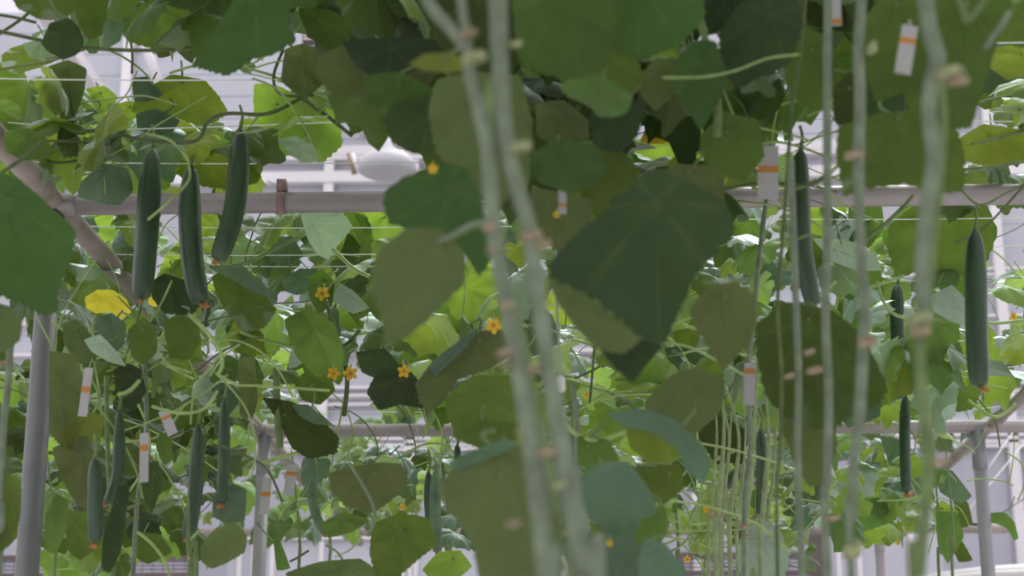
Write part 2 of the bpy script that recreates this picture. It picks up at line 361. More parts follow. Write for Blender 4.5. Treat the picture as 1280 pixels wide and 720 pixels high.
# mesh partitions low in the picture
def partition(px0, px1, Y, label, top=695):
    x0, x1 = P(px0, 700, Y).x, P(px1, 700, Y).x; z1 = P(640, top, Y).z
    r = empty('mesh_partition', Vector(((x0+x1)/2, Y, 0)), label, 'partition')
    b = MB()
    for z in (z1, z1-.085, .9, .1): b.box((x0, Y-.012, z-.012), (x1, Y+.012, z+.012))
    n = max(2, int((x1-x0)/.7)+1)
    for i in range(n):
        x = x0+(x1-x0)*i/(n-1); b.box((x-.016, Y-.014, 0), (x+.016, Y+.014, z1+.01))
    b.build('frame', BROWN, r, smooth=False)
    b = MB(); z = .12
    while z < z1: b.tube([Vector((x0, Y, z)), Vector((x1, Y, z))], .0035, 5); z += .018
    x = x0
    while x < x1: b.tube([Vector((x, Y, .1)), Vector((x, Y, z1))], .002, 4); x += .05
    b.build('wire_mesh', BROWN, r)
partition(-60, 240, 8.2, 'dark brown wire mesh partition low behind the left posts')
partition(850, 1020, 8.2, 'dark brown wire mesh partition low behind the cluster of thin stems')
b = MB(); a = P(1020, 668, 7.6); b.box((a.x-.03, 7.57, 0), (a.x+.03, 7.63, a.z))
tag(b.build('wooden_post', BROWN, smooth=False), 'dark brown square post behind the right-hand stems', 'post')
b = MB(); z0 = P(0, 672, 9.0).z
x0, x1 = P(285, 700, 9.0).x, P(625, 700, 9.0).x
b.box((x0, 9.0, 0), (x1, 9.05, z0))
dr = b.build('white_panel', simple('white_sheet', (.54, .53, .60), .6, .03, 2), smooth=False); tag(dr, 'pale grey panel seen low through the leaves left of centre', 'panel')
b = MB()
for px in (300, 318, 341, 402, 504, 513, 520, 553): x = P(px, 700, 9).x; b.box((x-.012, 8.98, 0), (x+.012, 9.0, z0))
b.box((x0, 8.97, z0-.02), (x1, 9.0, z0+.015)); b.build('frame', FRAMEW, dr, smooth=False)
b = MB(); x0, x1 = P(1040, 700, 8.9).x, P(1178, 700, 8.9).x; b.box((x0, 8.9, 0), (x1, 8.95, z0))
dr = b.build('white_panel', simple('white_sheet_b', (.54, .53, .60), .6, .03, 2), smooth=False); tag(dr, 'pale grey panel low behind the thick right-hand stems', 'panel')
b = MB()
for px in (1048, 1074, 1140): x = P(px, 700, 8.9).x; b.box((x-.012, 8.88, 0), (x+.012, 8.9, z0))
b.build('frame', FRAMEW, dr, smooth=False)

# ------------------------------------------------------------------ vines
VN = {}
def vine(key, px, py, Y, label):
    g = P(px, py, Y); VN[key] = empty('cucumber_vine', Vector((g.x, g.y, 0)), label, 'vine', 'cucumber vines on the trellis'); return VN[key]
vine('cL', 735, 720, 1.02, 'left of the two thick pale stems rising past the picture centre, with its big leaves')
vine('cR', 690, 720, 1.0, 'right of the two thick pale stems rising past the picture centre, with its big leaves')
vine('r3', 1150, 720, 1.05, 'thickest pale stem on the right, with two swollen knots and leaves above')
vine('r2', 1064, 720, 1.3, 'pale stem with brown nodes, left neighbour of the knotted right stem')
vine('r1', 1034, 720, 1.5, 'straight thin pale stem crossing the broad green leaf on the right')
vine('r0', 1000, 720, 1.6, 'thin pale stem directly beside the half hidden right cucumber')
vine('rm', 940, 720, 2.2, 'cucumber vine with slender green stems and pale textured leaf at lower right')
vine('ln', 10, 720, 1.8, 'cucumber vine with dark leaves along the left edge')
vine('lt', 250, 720, 2.1, 'cucumber vine bearing the trio of long cucumbers at upper left')
vine('lm', 182, 720, 2.5, 'cucumber vine with tangled tendrils below the trio of cucumbers')
vine('cm', 470, 720, 2.6, 'cucumber vine with small yellow flowers left of the central stems')
vine('cb', 800, 720, 2.1, 'cucumber vine with blue-green leaves just right of the central stems')
vine('far_a', 330, 720, 3.9, 'bright leafed cucumber vine behind the nearest pipe at left')
vine('far_b', 560, 720, 4.2, 'bright leafed cucumber vine behind the second pipe near the centre')
vine('far_c', 850, 720, 4.2, 'bright leafed cucumber vine behind the big dark leaf')
vine('far_d', 1130, 720, 4.0, 'bright leafed cucumber vine behind the lone right cucumber')
vine('back_a', 430, 720, 5.7, 'distant cucumber vine beyond the second pipe at left')
vine('back_b', 900, 720, 5.7, 'distant cucumber vine beyond the second pipe at right')
vine('top_l', 120, 720, 2.45, 'cucumber vine with glowing leaves in the upper left corner')
vine('top_r', 1250, 720, 2.3, 'cucumber vine with leaves in the upper right corner above the lone cucumber')

def stem(key, pix, w, name='stem', mat=None, Y=1.0, nodes=(), toground=True):
    if not hasattr(Y, '__len__'): Y = [Y]*len(pix)
    if not hasattr(w, '__len__'): w = [w]*len(pix)
    pts = [P(a, b, y) for (a, b), y in zip(pix, Y)]
    if toground:
        l = pts[-1]; d = pts[-1]-pts[-2]
        pts.append(Vector((l.x+d.x*.6, l.y, l.z*.5))); pts.append(Vector((l.x+d.x*.8, l.y, 0))); w = list(w)+[w[-1]]*2
    c = crom(pts, 8); rad = []
    for i in range(len(c)):
        t = i/8; k = min(int(t), len(w)-2); f = t-k; ww = w[k]*(1-f)+w[k+1]*f
        rad.append(ww*.5/FPX*(pts[min(k, len(pts)-1)]-CAM).dot(Fw))
    dd = max((p-CAM).dot(Fw) for p in pts[:len(pix)])
    mb = MB().tube(c, [r*(1+.025*math.sin(i*1.7)) for i, r in enumerate(rad)], 10)
    o = mb.build(name, mat or STEMM, VN[key])
    for (nx_, ny_, nw, nh, m) in nodes:
        p = P(nx_, ny_, min(c, key=lambda q: abs(proj(q)[1]-ny_)).y-.004); s_ = (p-CAM).dot(Fw)/FPX
        b = MB()
        b.blob(p, nw*.5*s_, nw*.4*s_, nh*.32*s_, int(nx_), 6, .16)
        b.blob(p+Vector((nw*.22*s_, 0, nh*.2*s_)), nw*.3*s_, nw*.3*s_, nh*.24*s_, int(ny_), 5, .2)
        b.blob(p+Vector((-nw*.2*s_, 0, -nh*.22*s_)), nw*.32*s_, nw*.3*s_, nh*.22*s_, int(ny_)+1, 5, .2)
        b.build('node_scar', SCAR if m else SCARG, o)
    return o
stem('cL', [(574, -60), (577, 0), (583, 45), (588, 95), (600, 140), (611, 190), (616, 270), (626, 340), (638, 400), (652, 480), (662, 540), (672, 610), (684, 720), (694, 800)],
     [11, 12, 13, 15, 18, 20, 21, 21, 21, 22, 24, 26, 26, 26], Y=1.0,
     nodes=[(585, 42, 24, 16, 1), (594, 72, 30, 20, 0), (612, 284, 20, 14, 1), (616, 312, 16, 10, 1), (634, 382, 18, 12, 1), (632, 441, 22, 14, 1), (632, 457, 16, 10, 1), (652, 540, 14, 10, 0), (641, 655, 18, 12, 1)])
stem('cL', [(515, -40), (540, 10), (562, 35), (582, 60), (590, 85)], [14, 15, 15, 15, 15], 'side_stem', Y=1.0, toground=False)
stem('cR', [(620, -60), (622, 0), (626, 100), (633, 180), (648, 240), (662, 290), (670, 360), (682, 440), (694, 510), (702, 560), (712, 620), (731, 720), (745, 790)],
     [24, 24, 21, 21, 20, 20, 22, 22, 24, 27, 29, 31, 31], Y=1.0,
     nodes=[(645, 55, 16, 10, 0), (650, 184, 30, 15, 0), (664, 294, 26, 16, 1), (678, 306, 20, 14, 1), (668, 461, 20, 12, 1), (683, 566, 24, 18, 1), (700, 607, 20, 14, 0), (712, 665, 16, 10, 0)])
stem('cR', [(612, 100), (612, 200), (628, 330), (655, 430), (676, 540), (700, 640), (712, 720)], 11, 'side_stem', Y=1.1, mat=STEMD)
stem('r3', [(1152, -60), (1157, 0), (1163, 40), (1172, 75), (1165, 100), (1161, 140), (1167, 200), (1158, 260), (1152, 330), (1153, 372), (1150, 405)],
     [20, 20, 20, 22, 20, 19, 20, 19, 18, 18, 18], Y=1.05, toground=False,
     nodes=[(1186, 92, 38, 22, 0), (1196, 101, 30, 14, 1), (1149, 399, 32, 24, 0), (1151, 414, 26, 16, 1)])
stem('r3', [(1149, 405), (1151, 460), (1156, 520), (1161, 580), (1156, 640), (1149, 720), (1146, 790)], [13, 13, 17, 18, 16, 16, 16], 'stem', mat=STEMD, Y=1.06, nodes=[(1175, 577, 22, 14, 1)])
stem('r3', [(1175, 100), (1180, 150), (1175, 230), (1168, 300), (1160, 380)], 10, 'side_stem', mat=STEMD, Y=1.12, toground=False)
stem('r3', [(1196, -10), (1204, 12), (1209, 25), (1222, 12), (1235, -8)], 8, 'side_stem', mat=STEMD, Y=1.1, toground=False)
stem('r3', [(1262, 15), (1250, 35), (1240, 48), (1232, 60)], 7, 'petiole', mat=STEMM, Y=1.2, toground=False)
stem('r2', [(1077, -40), (1077, 0), (1073, 60), (1075, 120), (1073, 200), (1074, 270), (1077, 330), (1081, 370), (1079, 430), (1074, 520), (1067, 580), (1066, 650), (1064, 720)],
     [13, 13, 14, 15, 15, 13, 13, 13, 15, 15, 14, 11, 10], Y=1.3, nodes=[(1068, 194, 26, 14, 1), (1084, 427, 22, 18, 1), (1090, 60, 14, 22, 0), (1066, 688, 24, 30, 0)])
stem('r1', [(1036, -40), (1034, 60), (1034, 180), (1034, 300), (1032, 400), (1036, 500), (1034, 600), (1034, 720)], 11, Y=1.5, nodes=[(1018, 463, 22, 12, 1), (1012, 440, 14, 10, 1), (1040, 648, 18, 10, 1)])
stem('r0', [(988, 200), (992, 300), (995, 380), (998, 470), (997, 560), (999, 640), (1003, 720)], 9, Y=1.6, nodes=[(987, 470, 14, 10, 1)])
stem('r0', [(1010, -40), (1001, 60), (990, 130), (984, 220), (978, 300), (972, 380), (977, 470), (975, 560), (972, 720)], 5, 'side_stem', mat=STEMW, Y=1.7)
stem('rm', [(958, 250), (948, 330), (942, 400), (936, 460), (937, 560), (930, 720)], 6, 'stem', mat=STEMM, Y=2.2, nodes=[(930, 658, 12, 9, 1)])
for x, w in ((888, 5), (897, 7), (905, 4), (915, 6), (924, 4), (944, 6), (953, 7), (962, 4), (903, 5), (934, 8)):
    stem('rm', [(x+random.uniform(-12, 22), 440+random.uniform(0, 60)), (x+8, 540), (x+4, 600), (x+random.uniform(-2, 2), 640), (x-2, 720)], [1.5, w*.6, w, w, w], 'side_stem', mat=PALES, Y=2.3+random.uniform(0, .5),
         nodes=[(x+random.uniform(-2, 4), random.uniform(560, 700), 9, 8, random.random() < .4)])
stem('ln', [(13, 430), (10, 480), (4, 540), (0, 620), (-2, 720)], 9, Y=1.9, nodes=[(3, 454, 14, 8, 1)])
stem('lm', [(133, 470), (134, 540), (137, 620), (140, 720)], 6, mat=STEMD, Y=2.45)
stem('lm', [(180, 440), (183, 540), (173, 620), (166, 720)], 6, 'side_stem', mat=STEMM, Y=2.5, nodes=[(152, 644, 18, 8, 1)])
stem('lt', [(252, 600), (243, 670), (238, 720)], [2, 7, 8], mat=STEMD, Y=2.45); stem('lt', [(236, 610), (236, 690), (245, 740)], [2, 6, 6], 'side_stem', mat=STEMD, Y=2.25)
stem('cm', [(407, 375), (424, 430), (434, 470), (430, 520)], 6, mat=STEMW, Y=2.8, toground=False)
stem('cm', [(345, 460), (347, 520), (350, 560)], 9, 'side_stem', mat=STEMD, Y=2.6, toground=False)
stem('cb', [(716, 480), (722, 540), (725, 640), (735, 720)], 7, mat=STEMM, Y=2.0, nodes=[(714, 700, 9, 9, 0)])
stem('cb', [(755, 560), (758, 640), (762, 720)], 5, 'side_stem', mat=STEMD, Y=2.3)
for k, px in (('far_a', 372), ('far_b', 560), ('far_c', 845), ('far_d', 1173), ('back_a', 410), ('back_b', 880), ('top_l', 66), ('top_r', 1190)):
    b0 = VN[k].location; stem(k, [(px-8, 560), (px, 640), (px+3, 690), (px+1, 725)], [1.5, 3, 4, 4], mat=STEMD, Y=b0.y)

# runners and petioles seen in the photograph
RUN = [('top_l', [(-10, 37), (60, 52), (110, 60), (180, 63), (250, 60)], 5, 2.0, STEMW), ('top_l', [(-5, 18), (20, 22), (45, 28)], 4, 2.1, STEMW), ('top_l', [(-5, 45), (25, 25), (40, 12)], 4, 2.1, STEMW),
 ('top_l', [(-10, 88), (30, 82), (65, 76), (110, 60)], 3, 2.1, STEMD), ('lt', [(92, 166), (135, 163), (175, 174), (242, 177), (260, 152), (285, 142), (335, 142), (378, 121), (402, 104)], 5, 2.2, STEMW),
 ('lt', [(376, 122), (405, 142), (440, 170)], 5, 2.2, STEMW), ('lt', [(354, 62), (342, 96), (352, 118), (392, 119)], 4, 2.2, STEMW), ('ln', [(2, 216), (28, 198), (52, 178)], 5, 2.0, STEMW),
 ('lt', [(262, 334), (300, 331), (340, 313), (372, 297)], 4, 2.35, STEMD), ('lt', [(416, 311), (440, 334), (462, 346)], 5, 2.6, TENDR), ('lt', [(62, 219), (100, 219), (130, 212), (145, 200)], 3, 2.3, TENDR),
 ('cb', [(828, 97), (880, 96), (920, 88), (960, 73), (1000, 68)], 2.6, 1.5, TENDR), ('r0', [(852, 62), (876, 92), (898, 128)], 9, 1.6, STEMM), ('r0', [(872, 10), (884, 60), (896, 110), (897, 170)], 10, 1.6, STEMD),
 ('r2', [(1074, 306), (1106, 280), (1128, 260), (1142, 244)], 5, 2.0, STEMD), ('r2', [(1096, 352), (1106, 380), (1120, 394), (1140, 398)], 4, 2.4, TENDR), ('r2', [(1085, 360), (1110, 352), (1130, 345)], 4, 2.4, TENDR),
 ('lm', [(236, 393), (256, 412), (274, 436), (278, 455), (273, 468)], 5, 2.2, TENDR), ('lm', [(272, 468), (285, 476), (300, 482)], 4, 2.2, TENDR), ('lm', [(202, 453), (222, 464), (243, 474)], 3, 2.3, TENDR),
 ('lm', [(190, 508), (220, 516), (248, 514), (264, 502), (272, 488)], 4, 2.3, TENDR), ('lm', [(175, 475), (162, 488), (147, 494)], 5, 2.3, TENDR), ('lm', [(190, 425), (210, 455), (240, 466)], 3, 2.3, TENDR),
 ('cm', [(328, 579), (358, 570), (390, 561)], 5, 2.7, TENDR), ('cb', [(706, 528), (724, 545), (750, 550), (785, 538)], 6, 1.9, TENDR), ('cm', [(436, 578), (450, 600), (465, 628), (468, 650), (460, 670)], 4, 2.15, STEMM),
 ('cm', [(462, 508), (488, 488), (518, 478), (545, 462)], 3, 2.35, TENDR), ('cL', [(612, 276), (590, 280), (566, 293), (548, 302)], 6, 1.25, STEMM), ('r3', [(1195, 303), (1230, 285), (1280, 232)], 3, 2.2, STEMW),
 ('top_r', [(1220, 130), (1250, 122), (1290, 118)], 4, 2.2, STEMD), ('top_r', [(1215, 180), (1250, 172), (1290, 160)], 4, 2.2, STEMD), ('top_r', [(1205, 212), (1245, 208), (1290, 200)], 4, 2.2, STEMD), ('top_r', [(1200, 235), (1225, 256), (1260, 240), (1290, 225)], 3, 2.2, STEMD),
 ('r0', [(895, 240), (930, 232), (970, 230), (1010, 232), (1030, 222)], 5, 1.9, STEMW), ('r0', [(898, 178), (940, 160), (985, 168), (1010, 175)], 3, 1.9, TENDR), ('rm', [(1000, 385), (1020, 372), (1045, 352)], 4, 2.4, TENDR),
 ('r0', [(985, 300), (1000, 297), (1012, 292)], 4, 1.9, STEMD), ('r0', [(988, 237), (1005, 233), (1020, 225)], 4, 1.9, STEMD), ('far_d', [(1200, 460), (1250, 458), (1290, 450)], 4, 3.4, STEMW), ('far_d', [(1200, 395), (1240, 404), (1290, 399)], 4, 3.2, TENDR),
 ('far_d', [(1210, 500), (1235, 518), (1250, 520), (1270, 505)], 4, 3.0, TENDR), ('cm', [(380, 425), (410, 420), (430, 432), (450, 412)], 5, 2.8, STEMW), ('lm', [(300, 415), (340, 428), (400, 440), (440, 430)], 4, 2.8, TENDR),
 ('cm', [(362, 702), (372, 697), (386, 688)], 3, 2.9, STEMW), ('cm', [(300, 430), (280, 445), (262, 470)], 3, 2.3, TENDR), ('far_d', [(1190, 640), (1215, 655), (1240, 652)], 4, 4.4, STEMW), ('cb', [(852, 405), (880, 413), (920, 410)], 4, 2.6, TENDR),
 ('cb', [(714, 425), (735, 430), (752, 440)], 4, 2.6, TENDR), ('cb', [(745, 480), (765, 490), (790, 490)], 3, 2.6, TENDR), ('lm', [(172, 665), (190, 680), (205, 700), (212, 720)], 4, 2.4, TENDR), ('lt', [(240, 690), (236, 678), (248, 664)], 3, 2.3, TENDR)]
for key, pix, w, Y, mat in RUN:
    stem(key, pix, w, 'tendril' if mat is TENDR else 'runner', mat, Y, toground=False)

# ------------------------------------------------------------------ leaves
VA = [0, 38, -38, 82, -82, 130, -130]
def radial(outl, ctr, nr=7, tipang=0.0, size=1, fold=.12, droop=.1, wav=.03, seed=0, flip=False):
    """outl, ctr: 2-D; returns verts (x,y,z) with z relief, faces, vein attribute"""
    rr = random.Random(seed); n = len(outl); V = [(ctr[0], ctr[1], 0)]; A = [1.0]; F = []
    ph = [rr.uniform(0, 6.28) for _ in range(4)]
    ang = [math.atan2(q[1]-ctr[1], q[0]-ctr[0]) for q in outl]
    sgn = -1 if flip else 1
    # outline points nearest each vein direction
    vein = {}
    for va in VA:
        t = tipang+math.radians(va)
        k = min(range(n), key=lambda i: abs((ang[i]-t+PI) % (2*PI)-PI)); vein[k] = 1
    ca, sa = math.cos(tipang), math.sin(tipang)
    for r in range(1, nr+1):
        f = (r/nr)**.85
        for i, q in enumerate(outl):
            x, y = ctr[0]+(q[0]-ctr[0])*f, ctr[1]+(q[1]-ctr[1])*f
            u = ((x-ctr[0])*ca+(y-ctr[1])*sa)/size; v = (-(x-ctr[0])*sa+(y-ctr[1])*ca)/size
            a = math.atan2(v, u); d = math.hypot(u, v)
            z = -droop*d*d*2.0+fold*abs(v)*(1 if fold > 0 else 1)-.5*fold*d
            z += wav*math.sin(3*a+ph[0])*d*1.6 + wav*.7*math.sin(8*a+ph[1])*d*d*2 + .018*math.sin(11*u+ph[2])*math.sin(12*v+ph[3])*min(1, d*3)
            vn = vein.get(i, 0)*max(0, 1-.75*f); z -= .012*vein.get(i, 0)*(1-f)
            V.append((x, y, sgn*z*size)); A.append(vn)
    for i in range(n):
        j = (i+1) % n; F.append((0, 1+i, 1+j))
        for r in range(nr-1):
            b = 1+r*n; F.append((b+i, b+n+i, b+n+j, b+j))
    return V, F, A
LEAFN = {}
def traced(key, kind, Y, poly, side='u', at=None, tilt=(0, 0), fold=.16, droop=.12, label=None, pet=None):
    """a leaf whose outline is known: real plane at its own depth, real relief. tilt = degrees (lean back about level axis, turn about upright axis)"""
    Yo = Y
    cx = sum(p[0] for p in poly)/len(poly); cy = sum(p[1] for p in poly)/len(poly)
    if at is None:
        t = min(poly, key=lambda p: p[1]); at = (cx+(t[0]-cx)*.45, cy+(t[1]-cy)*.45)
    C = P(at[0], at[1], Y); rgt = Vector((1, 0, 0)); n = -ray(cx, cy).normalized()
    e2 = Vector((0, 0, 1)); n = Matrix.Rotation(math.radians(tilt[0]), 3, rgt) @ n; n = Matrix.Rotation(math.radians(tilt[1]), 3, e2) @ n
    ex = e2.cross(n).normalized(); ey = n.cross(ex)
    k_ = max(3, int(66/len(poly))); sm = crom([Vector((p[0], p[1], 0)) for p in poly], k_, True)
    for i in range(len(poly)):                     # keep the lobes pointed
        a_, b_ = poly[i], poly[(i+1) % len(poly)]
        for k in range(k_):
            t_ = k/k_; sm[i*k_+k] = sm[i*k_+k]*.25+Vector((a_[0]*(1-t_)+b_[0]*t_, a_[1]*(1-t_)+b_[1]*t_, 0))*.75
    outl = []
    for q in sm:
        d = ray(q.x, q.y); p = CAM+d*((C-CAM).dot(n)/d.dot(n)); r = p-C; outl.append((r.dot(ex), r.dot(ey)))
    sz = max(math.hypot(*q) for q in outl)
    rr = random.Random(int(at[0]*7+at[1]))
    outl = [(q[0]*(1+s), q[1]*(1+s)) for i, q in enumerate(outl) for s in [(.016 if i % 2 else -.012)+rr.uniform(-.008, .008)]]
    far = max(outl, key=lambda q: math.hypot(*q)*(1.0+.25*(-q[1]/sz))); ta = math.atan2(far[1], far[0])
    V, F, A = radial(outl, (0, 0), 8, ta, sz, fold, droop, .03, int(cx*3+cy), flip=False)
    area = sum(outl[i][0]*outl[(i+1) % len(outl)][1]-outl[(i+1) % len(outl)][0]*outl[i][1] for i in range(len(outl)))
    W_ = [C+ex*v[0]+ey*v[1]+n*(v[2] if side == 't' else -v[2]) for v in V]
    facing = area > 0           # counter-clockwise: normal = +n (towards the camera)
    want = (side == 't')
    if facing != want: F = [tuple(reversed(f)) for f in F]
    o = link('leaf', mesh('leaf', W_, F, LM[kind], True, A), VN[key])
    if label: o['label'] = label
    up_ = P(at[0]+rr.uniform(-26, 26), at[1]-rr.uniform(10, 34), Yo+.05) if pet is None else P(pet[0], pet[1], Yo-.02 if side == 'u' else Yo+.02)
    mid = (C+up_)/2+Vector((rr.uniform(-.012, .012), -.004 if side == 'u' else .02, rr.uniform(-.004, .010)))
    off = n*(-.002 if side == 't' else .002)
    MB().tube(crom([C+off, mid+off, up_+off], 4), .0011+.0006*sz/.08, 6).build('petiole', STEMD, o)
    return o
T = traced
# -- top left
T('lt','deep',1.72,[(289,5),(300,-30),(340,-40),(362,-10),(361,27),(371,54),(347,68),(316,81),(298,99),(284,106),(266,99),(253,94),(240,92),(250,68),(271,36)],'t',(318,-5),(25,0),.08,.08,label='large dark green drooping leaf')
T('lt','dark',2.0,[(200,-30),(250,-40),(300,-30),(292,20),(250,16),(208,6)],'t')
T('top_l','dark',1.95,[(62,30),(85,22),(100,35),(106,55),(97,73),(82,79),(64,70),(52,55)],'t',None,(20,10))
T('top_l','mid',1.92,[(6,-24),(50,-30),(95,-22),(92,18),(72,34),(45,26),(22,12)],'u',None,(-25,0))
T('top_l','blue',1.97,[(140,8),(162,-12),(176,4),(158,28),(150,48),(132,53),(128,34)],'t',None,(-30,0))
T('top_l','mid',2.08,[(150,6),(190,-15),(250,-8),(262,40),(236,58),(196,62),(160,52),(148,30)],'u')
T('top_l','mid',2.03,[(90,-25),(150,-30),(160,10),(135,40),(112,50),(98,30)],'u')
T('top_l','young',2.3,[(2,72),(15,59),(40,54),(60,66),(66,80),(40,88),(15,97),(3,88)],'u',None,(-25,0))
T('top_l','pale',2.25,[(28,56),(48,50),(62,60),(73,75),(54,78),(36,70)],'t',None,(20,0))
T('top_l','olive',2.2,[(58,84),(85,75),(108,86),(106,112),(98,135),(90,160),(99,192),(80,196),(71,175),(78,140),(62,125),(57,100)],'u',(84,88))
T('top_l','young',2.45,[(-8,110),(30,102),(50,114),(52,132),(58,150),(25,150),(-8,148)],'u')
T('top_l','young',2.45,[(103,112),(130,107),(146,120),(142,138),(118,144),(102,132)],'u')
T('lt','young',2.45,[(188,108),(215,93),(255,100),(272,118),(285,140),(270,152),(250,158),(220,147),(190,142),(165,140),(170,124)],'u',(228,104))
T('lt','young',2.5,[(136,134),(160,126),(195,132),(205,142),(170,148),(150,156),(138,150)],'u')
T('lt','blue',2.4,[(165,98),(185,96),(204,118),(192,126),(168,128)],'t',None,(10,0))
T('lt','blue',2.4,[(170,142),(195,136),(225,150),(215,166),(190,170),(172,160)],'t')
T('top_l','blue',2.4,[(90,142),(115,136),(138,150),(115,156),(92,156)],'t')
T('top_l','young',2.6,[(40,150),(70,140),(110,150),(120,180),(90,200),(50,195),(30,175)],'u')
T('lt','young',2.6,[(180,160),(230,150),(262,175),(290,200),(285,235),(250,232),(215,215),(195,190)],'u')
T('lt','young',2.7,[(300,150),(322,150),(330,205),(322,228),(298,232),(290,200)],'u')
T('ln','mid',2.15,[(5,165),(35,160),(62,175),(60,198),(30,200),(8,190)],'u')
T('ln','blue',2.3,[(98,232),(128,204),(160,212),(167,238),(150,258),(122,256),(98,250)],'t',(132,215),(15,0))
T('ln','deep',1.7,[(-30,212),(20,222),(52,246),(92,290),(84,330),(66,370),(60,402),(40,407),(15,386),(-10,372),(-40,380)],'t',(2,245),(12,-15),label='big blue-green leaf hanging at the left edge')
T('ln','olive',1.75,[(-25,375),(10,382),(28,400),(25,425),(5,440),(-20,435)],'u')
# -- top centre
T('cm','dark',1.85,[(440,-25),(485,-30),(530,-22),(546,10),(520,30),(490,41),(460,30),(440,10)],'t')
T('cm','mid',1.95,[(372,10),(410,12),(450,30),(480,45),(455,58),(410,62),(384,42)],'u')
T('cm','mid',2.0,[(375,-20),(440,-25),(450,20),(420,30),(385,15)],'u')
T('cm','dark',1.75,[(428,60),(462,50),(505,45),(560,58),(556,84),(522,93),(480,101),(448,88)],'t',(490,58),(25,0))
T('cL','olive',1.85,[(398,78),(430,60),(480,60),(545,68),(552,95),(522,120),(480,131),(440,123),(412,119),(396,100)],'u',(470,75),(-20,0))
T('cL','ochre',1.2,[(512,80),(532,67),(556,66),(584,72),(590,86),(562,91),(530,88)],'u')
T('cL','deep',1.6,[(495,130),(535,118),(575,120),(602,136),(597,165),(560,186),(522,196),(492,182),(480,152)],'t',None,(10,10))
T('cm','young',2.6,[(318,105),(350,108),(380,124),(420,140),(428,180),(402,202),(350,192),(318,162)],'u')
T('cm','olive',2.1,[(356,62),(378,54),(402,62),(404,100),(382,124),(352,102)],'u')
T('cm','mid',2.2,[(425,126),(470,112),(515,128),(525,152),(500,160),(468,158),(440,168)],'u')
T('cm','pale',2.5,[(345,175),(370,170),(395,185),(398,200),(380,205),(360,190)],'t')
T('cL','olive',1.5,[(545,100),(590,90),(650,95),(665,150),(660,230),(620,255),(575,222),(545,190),(536,140)],'u',(600,110))
T('cL','dark',1.55,[(545,-30),(600,-35),(660,-25),(665,40),(640,90),(590,95),(550,60),(535,10)],'u')
T('cL','deep',1.6,[(455,95),(500,90),(540,110),(540,135),(500,140),(460,130)],'u')
T('cL','mid',1.9,[(518,172),(540,170),(575,190),(580,212),(548,208),(528,196)],'u')
# -- top right of stems
T('cR','deep',1.4,[(640,-25),(700,-35),(765,-25),(770,30),(758,80),(722,98),(680,92),(648,72)],'u',(700,-10))
T('cR','deep',1.45,[(742,-25),(800,-35),(872,-25),(882,20),(852,55),(802,76),(770,62),(748,30)],'t',(805,-15))
T('cR','mid',1.5,[(690,60),(740,45),(790,60),(805,100),(770,130),(720,120),(695,95)],'u')
T('cb','mid',1.42,[(698,112),(718,97),(750,94),(775,108),(791,126),(786,146),(765,159),(748,152),(738,136),(714,126)],'t',(748,104),(35,0))
T('cb','olive',1.6,[(798,98),(820,72),(850,80),(849,105),(836,125),(820,138),(806,126),(797,112)],'u')
T('cb','dark',1.55,[(738,140),(765,128),(792,124),(806,140),(796,172),(770,192),(742,182)],'t')
T('cb','deep',1.55,[(848,70),(872,50),(895,52),(908,90),(900,125),(876,164),(862,142),(842,110)],'t')
T('r0','dark',1.55,[(900,40),(925,5),(990,-25),(1004,30),(987,80),(952,96),(920,111),(898,78)],'t')
T('r0','dark',1.7,[(860,-25),(930,-35),(960,-10),(930,30),(890,40),(862,15)],'t')
T('cb','mid',1.75,[(876,168),(905,142),(948,150),(955,195),(928,226),(896,217),(876,192)],'u')
T('cb','olive',1.7,[(815,218),(850,205),(890,208),(905,225),(905,250),(870,240),(840,228)],'u')
T('cb','deep',1.5,[(662,190),(698,175),(740,180),(758,210),(747,236),(712,251),(680,240),(660,215)],'t',(705,182),(25,0))
T('cb','mid',1.8,[(735,180),(780,190),(800,215),(780,260),(750,275),(725,250)],'u')
T('cb','olive',1.75,[(665,235),(700,240),(740,250),(735,290),(705,320),(680,300),(664,265)],'u')
T('cb','olive',1.85,[(670,130),(705,125),(735,150),(735,180),(700,185),(672,170)],'u')
T('r1','mid',1.75,[(980,42),(1010,34),(1042,50),(1050,80),(1046,112),(1030,136),(1000,131),(982,102)],'u')
T('r1','dark',1.8,[(1000,-25),(1050,-30),(1090,-20),(1095,20),(1060,40),(1010,30)],'u')
T('r1','young',1.9,[(1030,-20),(1085,-25),(1090,10),(1068,28),(1045,20)],'u')
T('r2','deep',1.5,[(1080,25),(1115,-20),(1165,-15),(1172,60),(1164,122),(1125,117),(1094,127),(1080,80)],'u',(1120,5))
T('r3','deep',1.4,[(1168,0),(1220,-30),(1266,0),(1248,50),(1230,105),(1214,157),(1190,160),(1172,132),(1163,60)],'u',(1210,5),label='broad dark leaf behind the upper knot')
T('r3','mid',1.6,[(1050,160),(1105,140),(1160,140),(1196,163),(1206,200),(1204,242),(1170,247),(1130,232),(1082,242),(1056,256),(1046,200)],'u',(1125,150),(-15,0),label='wide ribbed green leaf above the pipe')
T('r2','dark',1.65,[(1042,110),(1062,90),(1084,110),(1080,145),(1060,165),(1042,150)],'u')
T('top_r','mid',2.0,[(1228,30),(1262,10),(1300,-10),(1310,30),(1280,60),(1240,50)],'u')
T('top_r','young',2.3,[(1240,60),(1290,55),(1295,90),(1260,100),(1238,85)],'u')
T('top_r','young',2.4,[(1196,175),(1230,155),(1290,165),(1290,200),(1240,210),(1205,200)],'u')
T('r3','mid',2.75,[(1112,284),(1135,262),(1180,240),(1230,250),(1247,290),(1232,330),(1192,347),(1152,337),(1122,348),(1110,312)],'u',(1180,262),label='green leaf just below the nearest pipe at right')
T('r2','mid',2.75,[(1078,215),(1100,240),(1105,285),(1085,310),(1060,290),(1062,240)],'u')
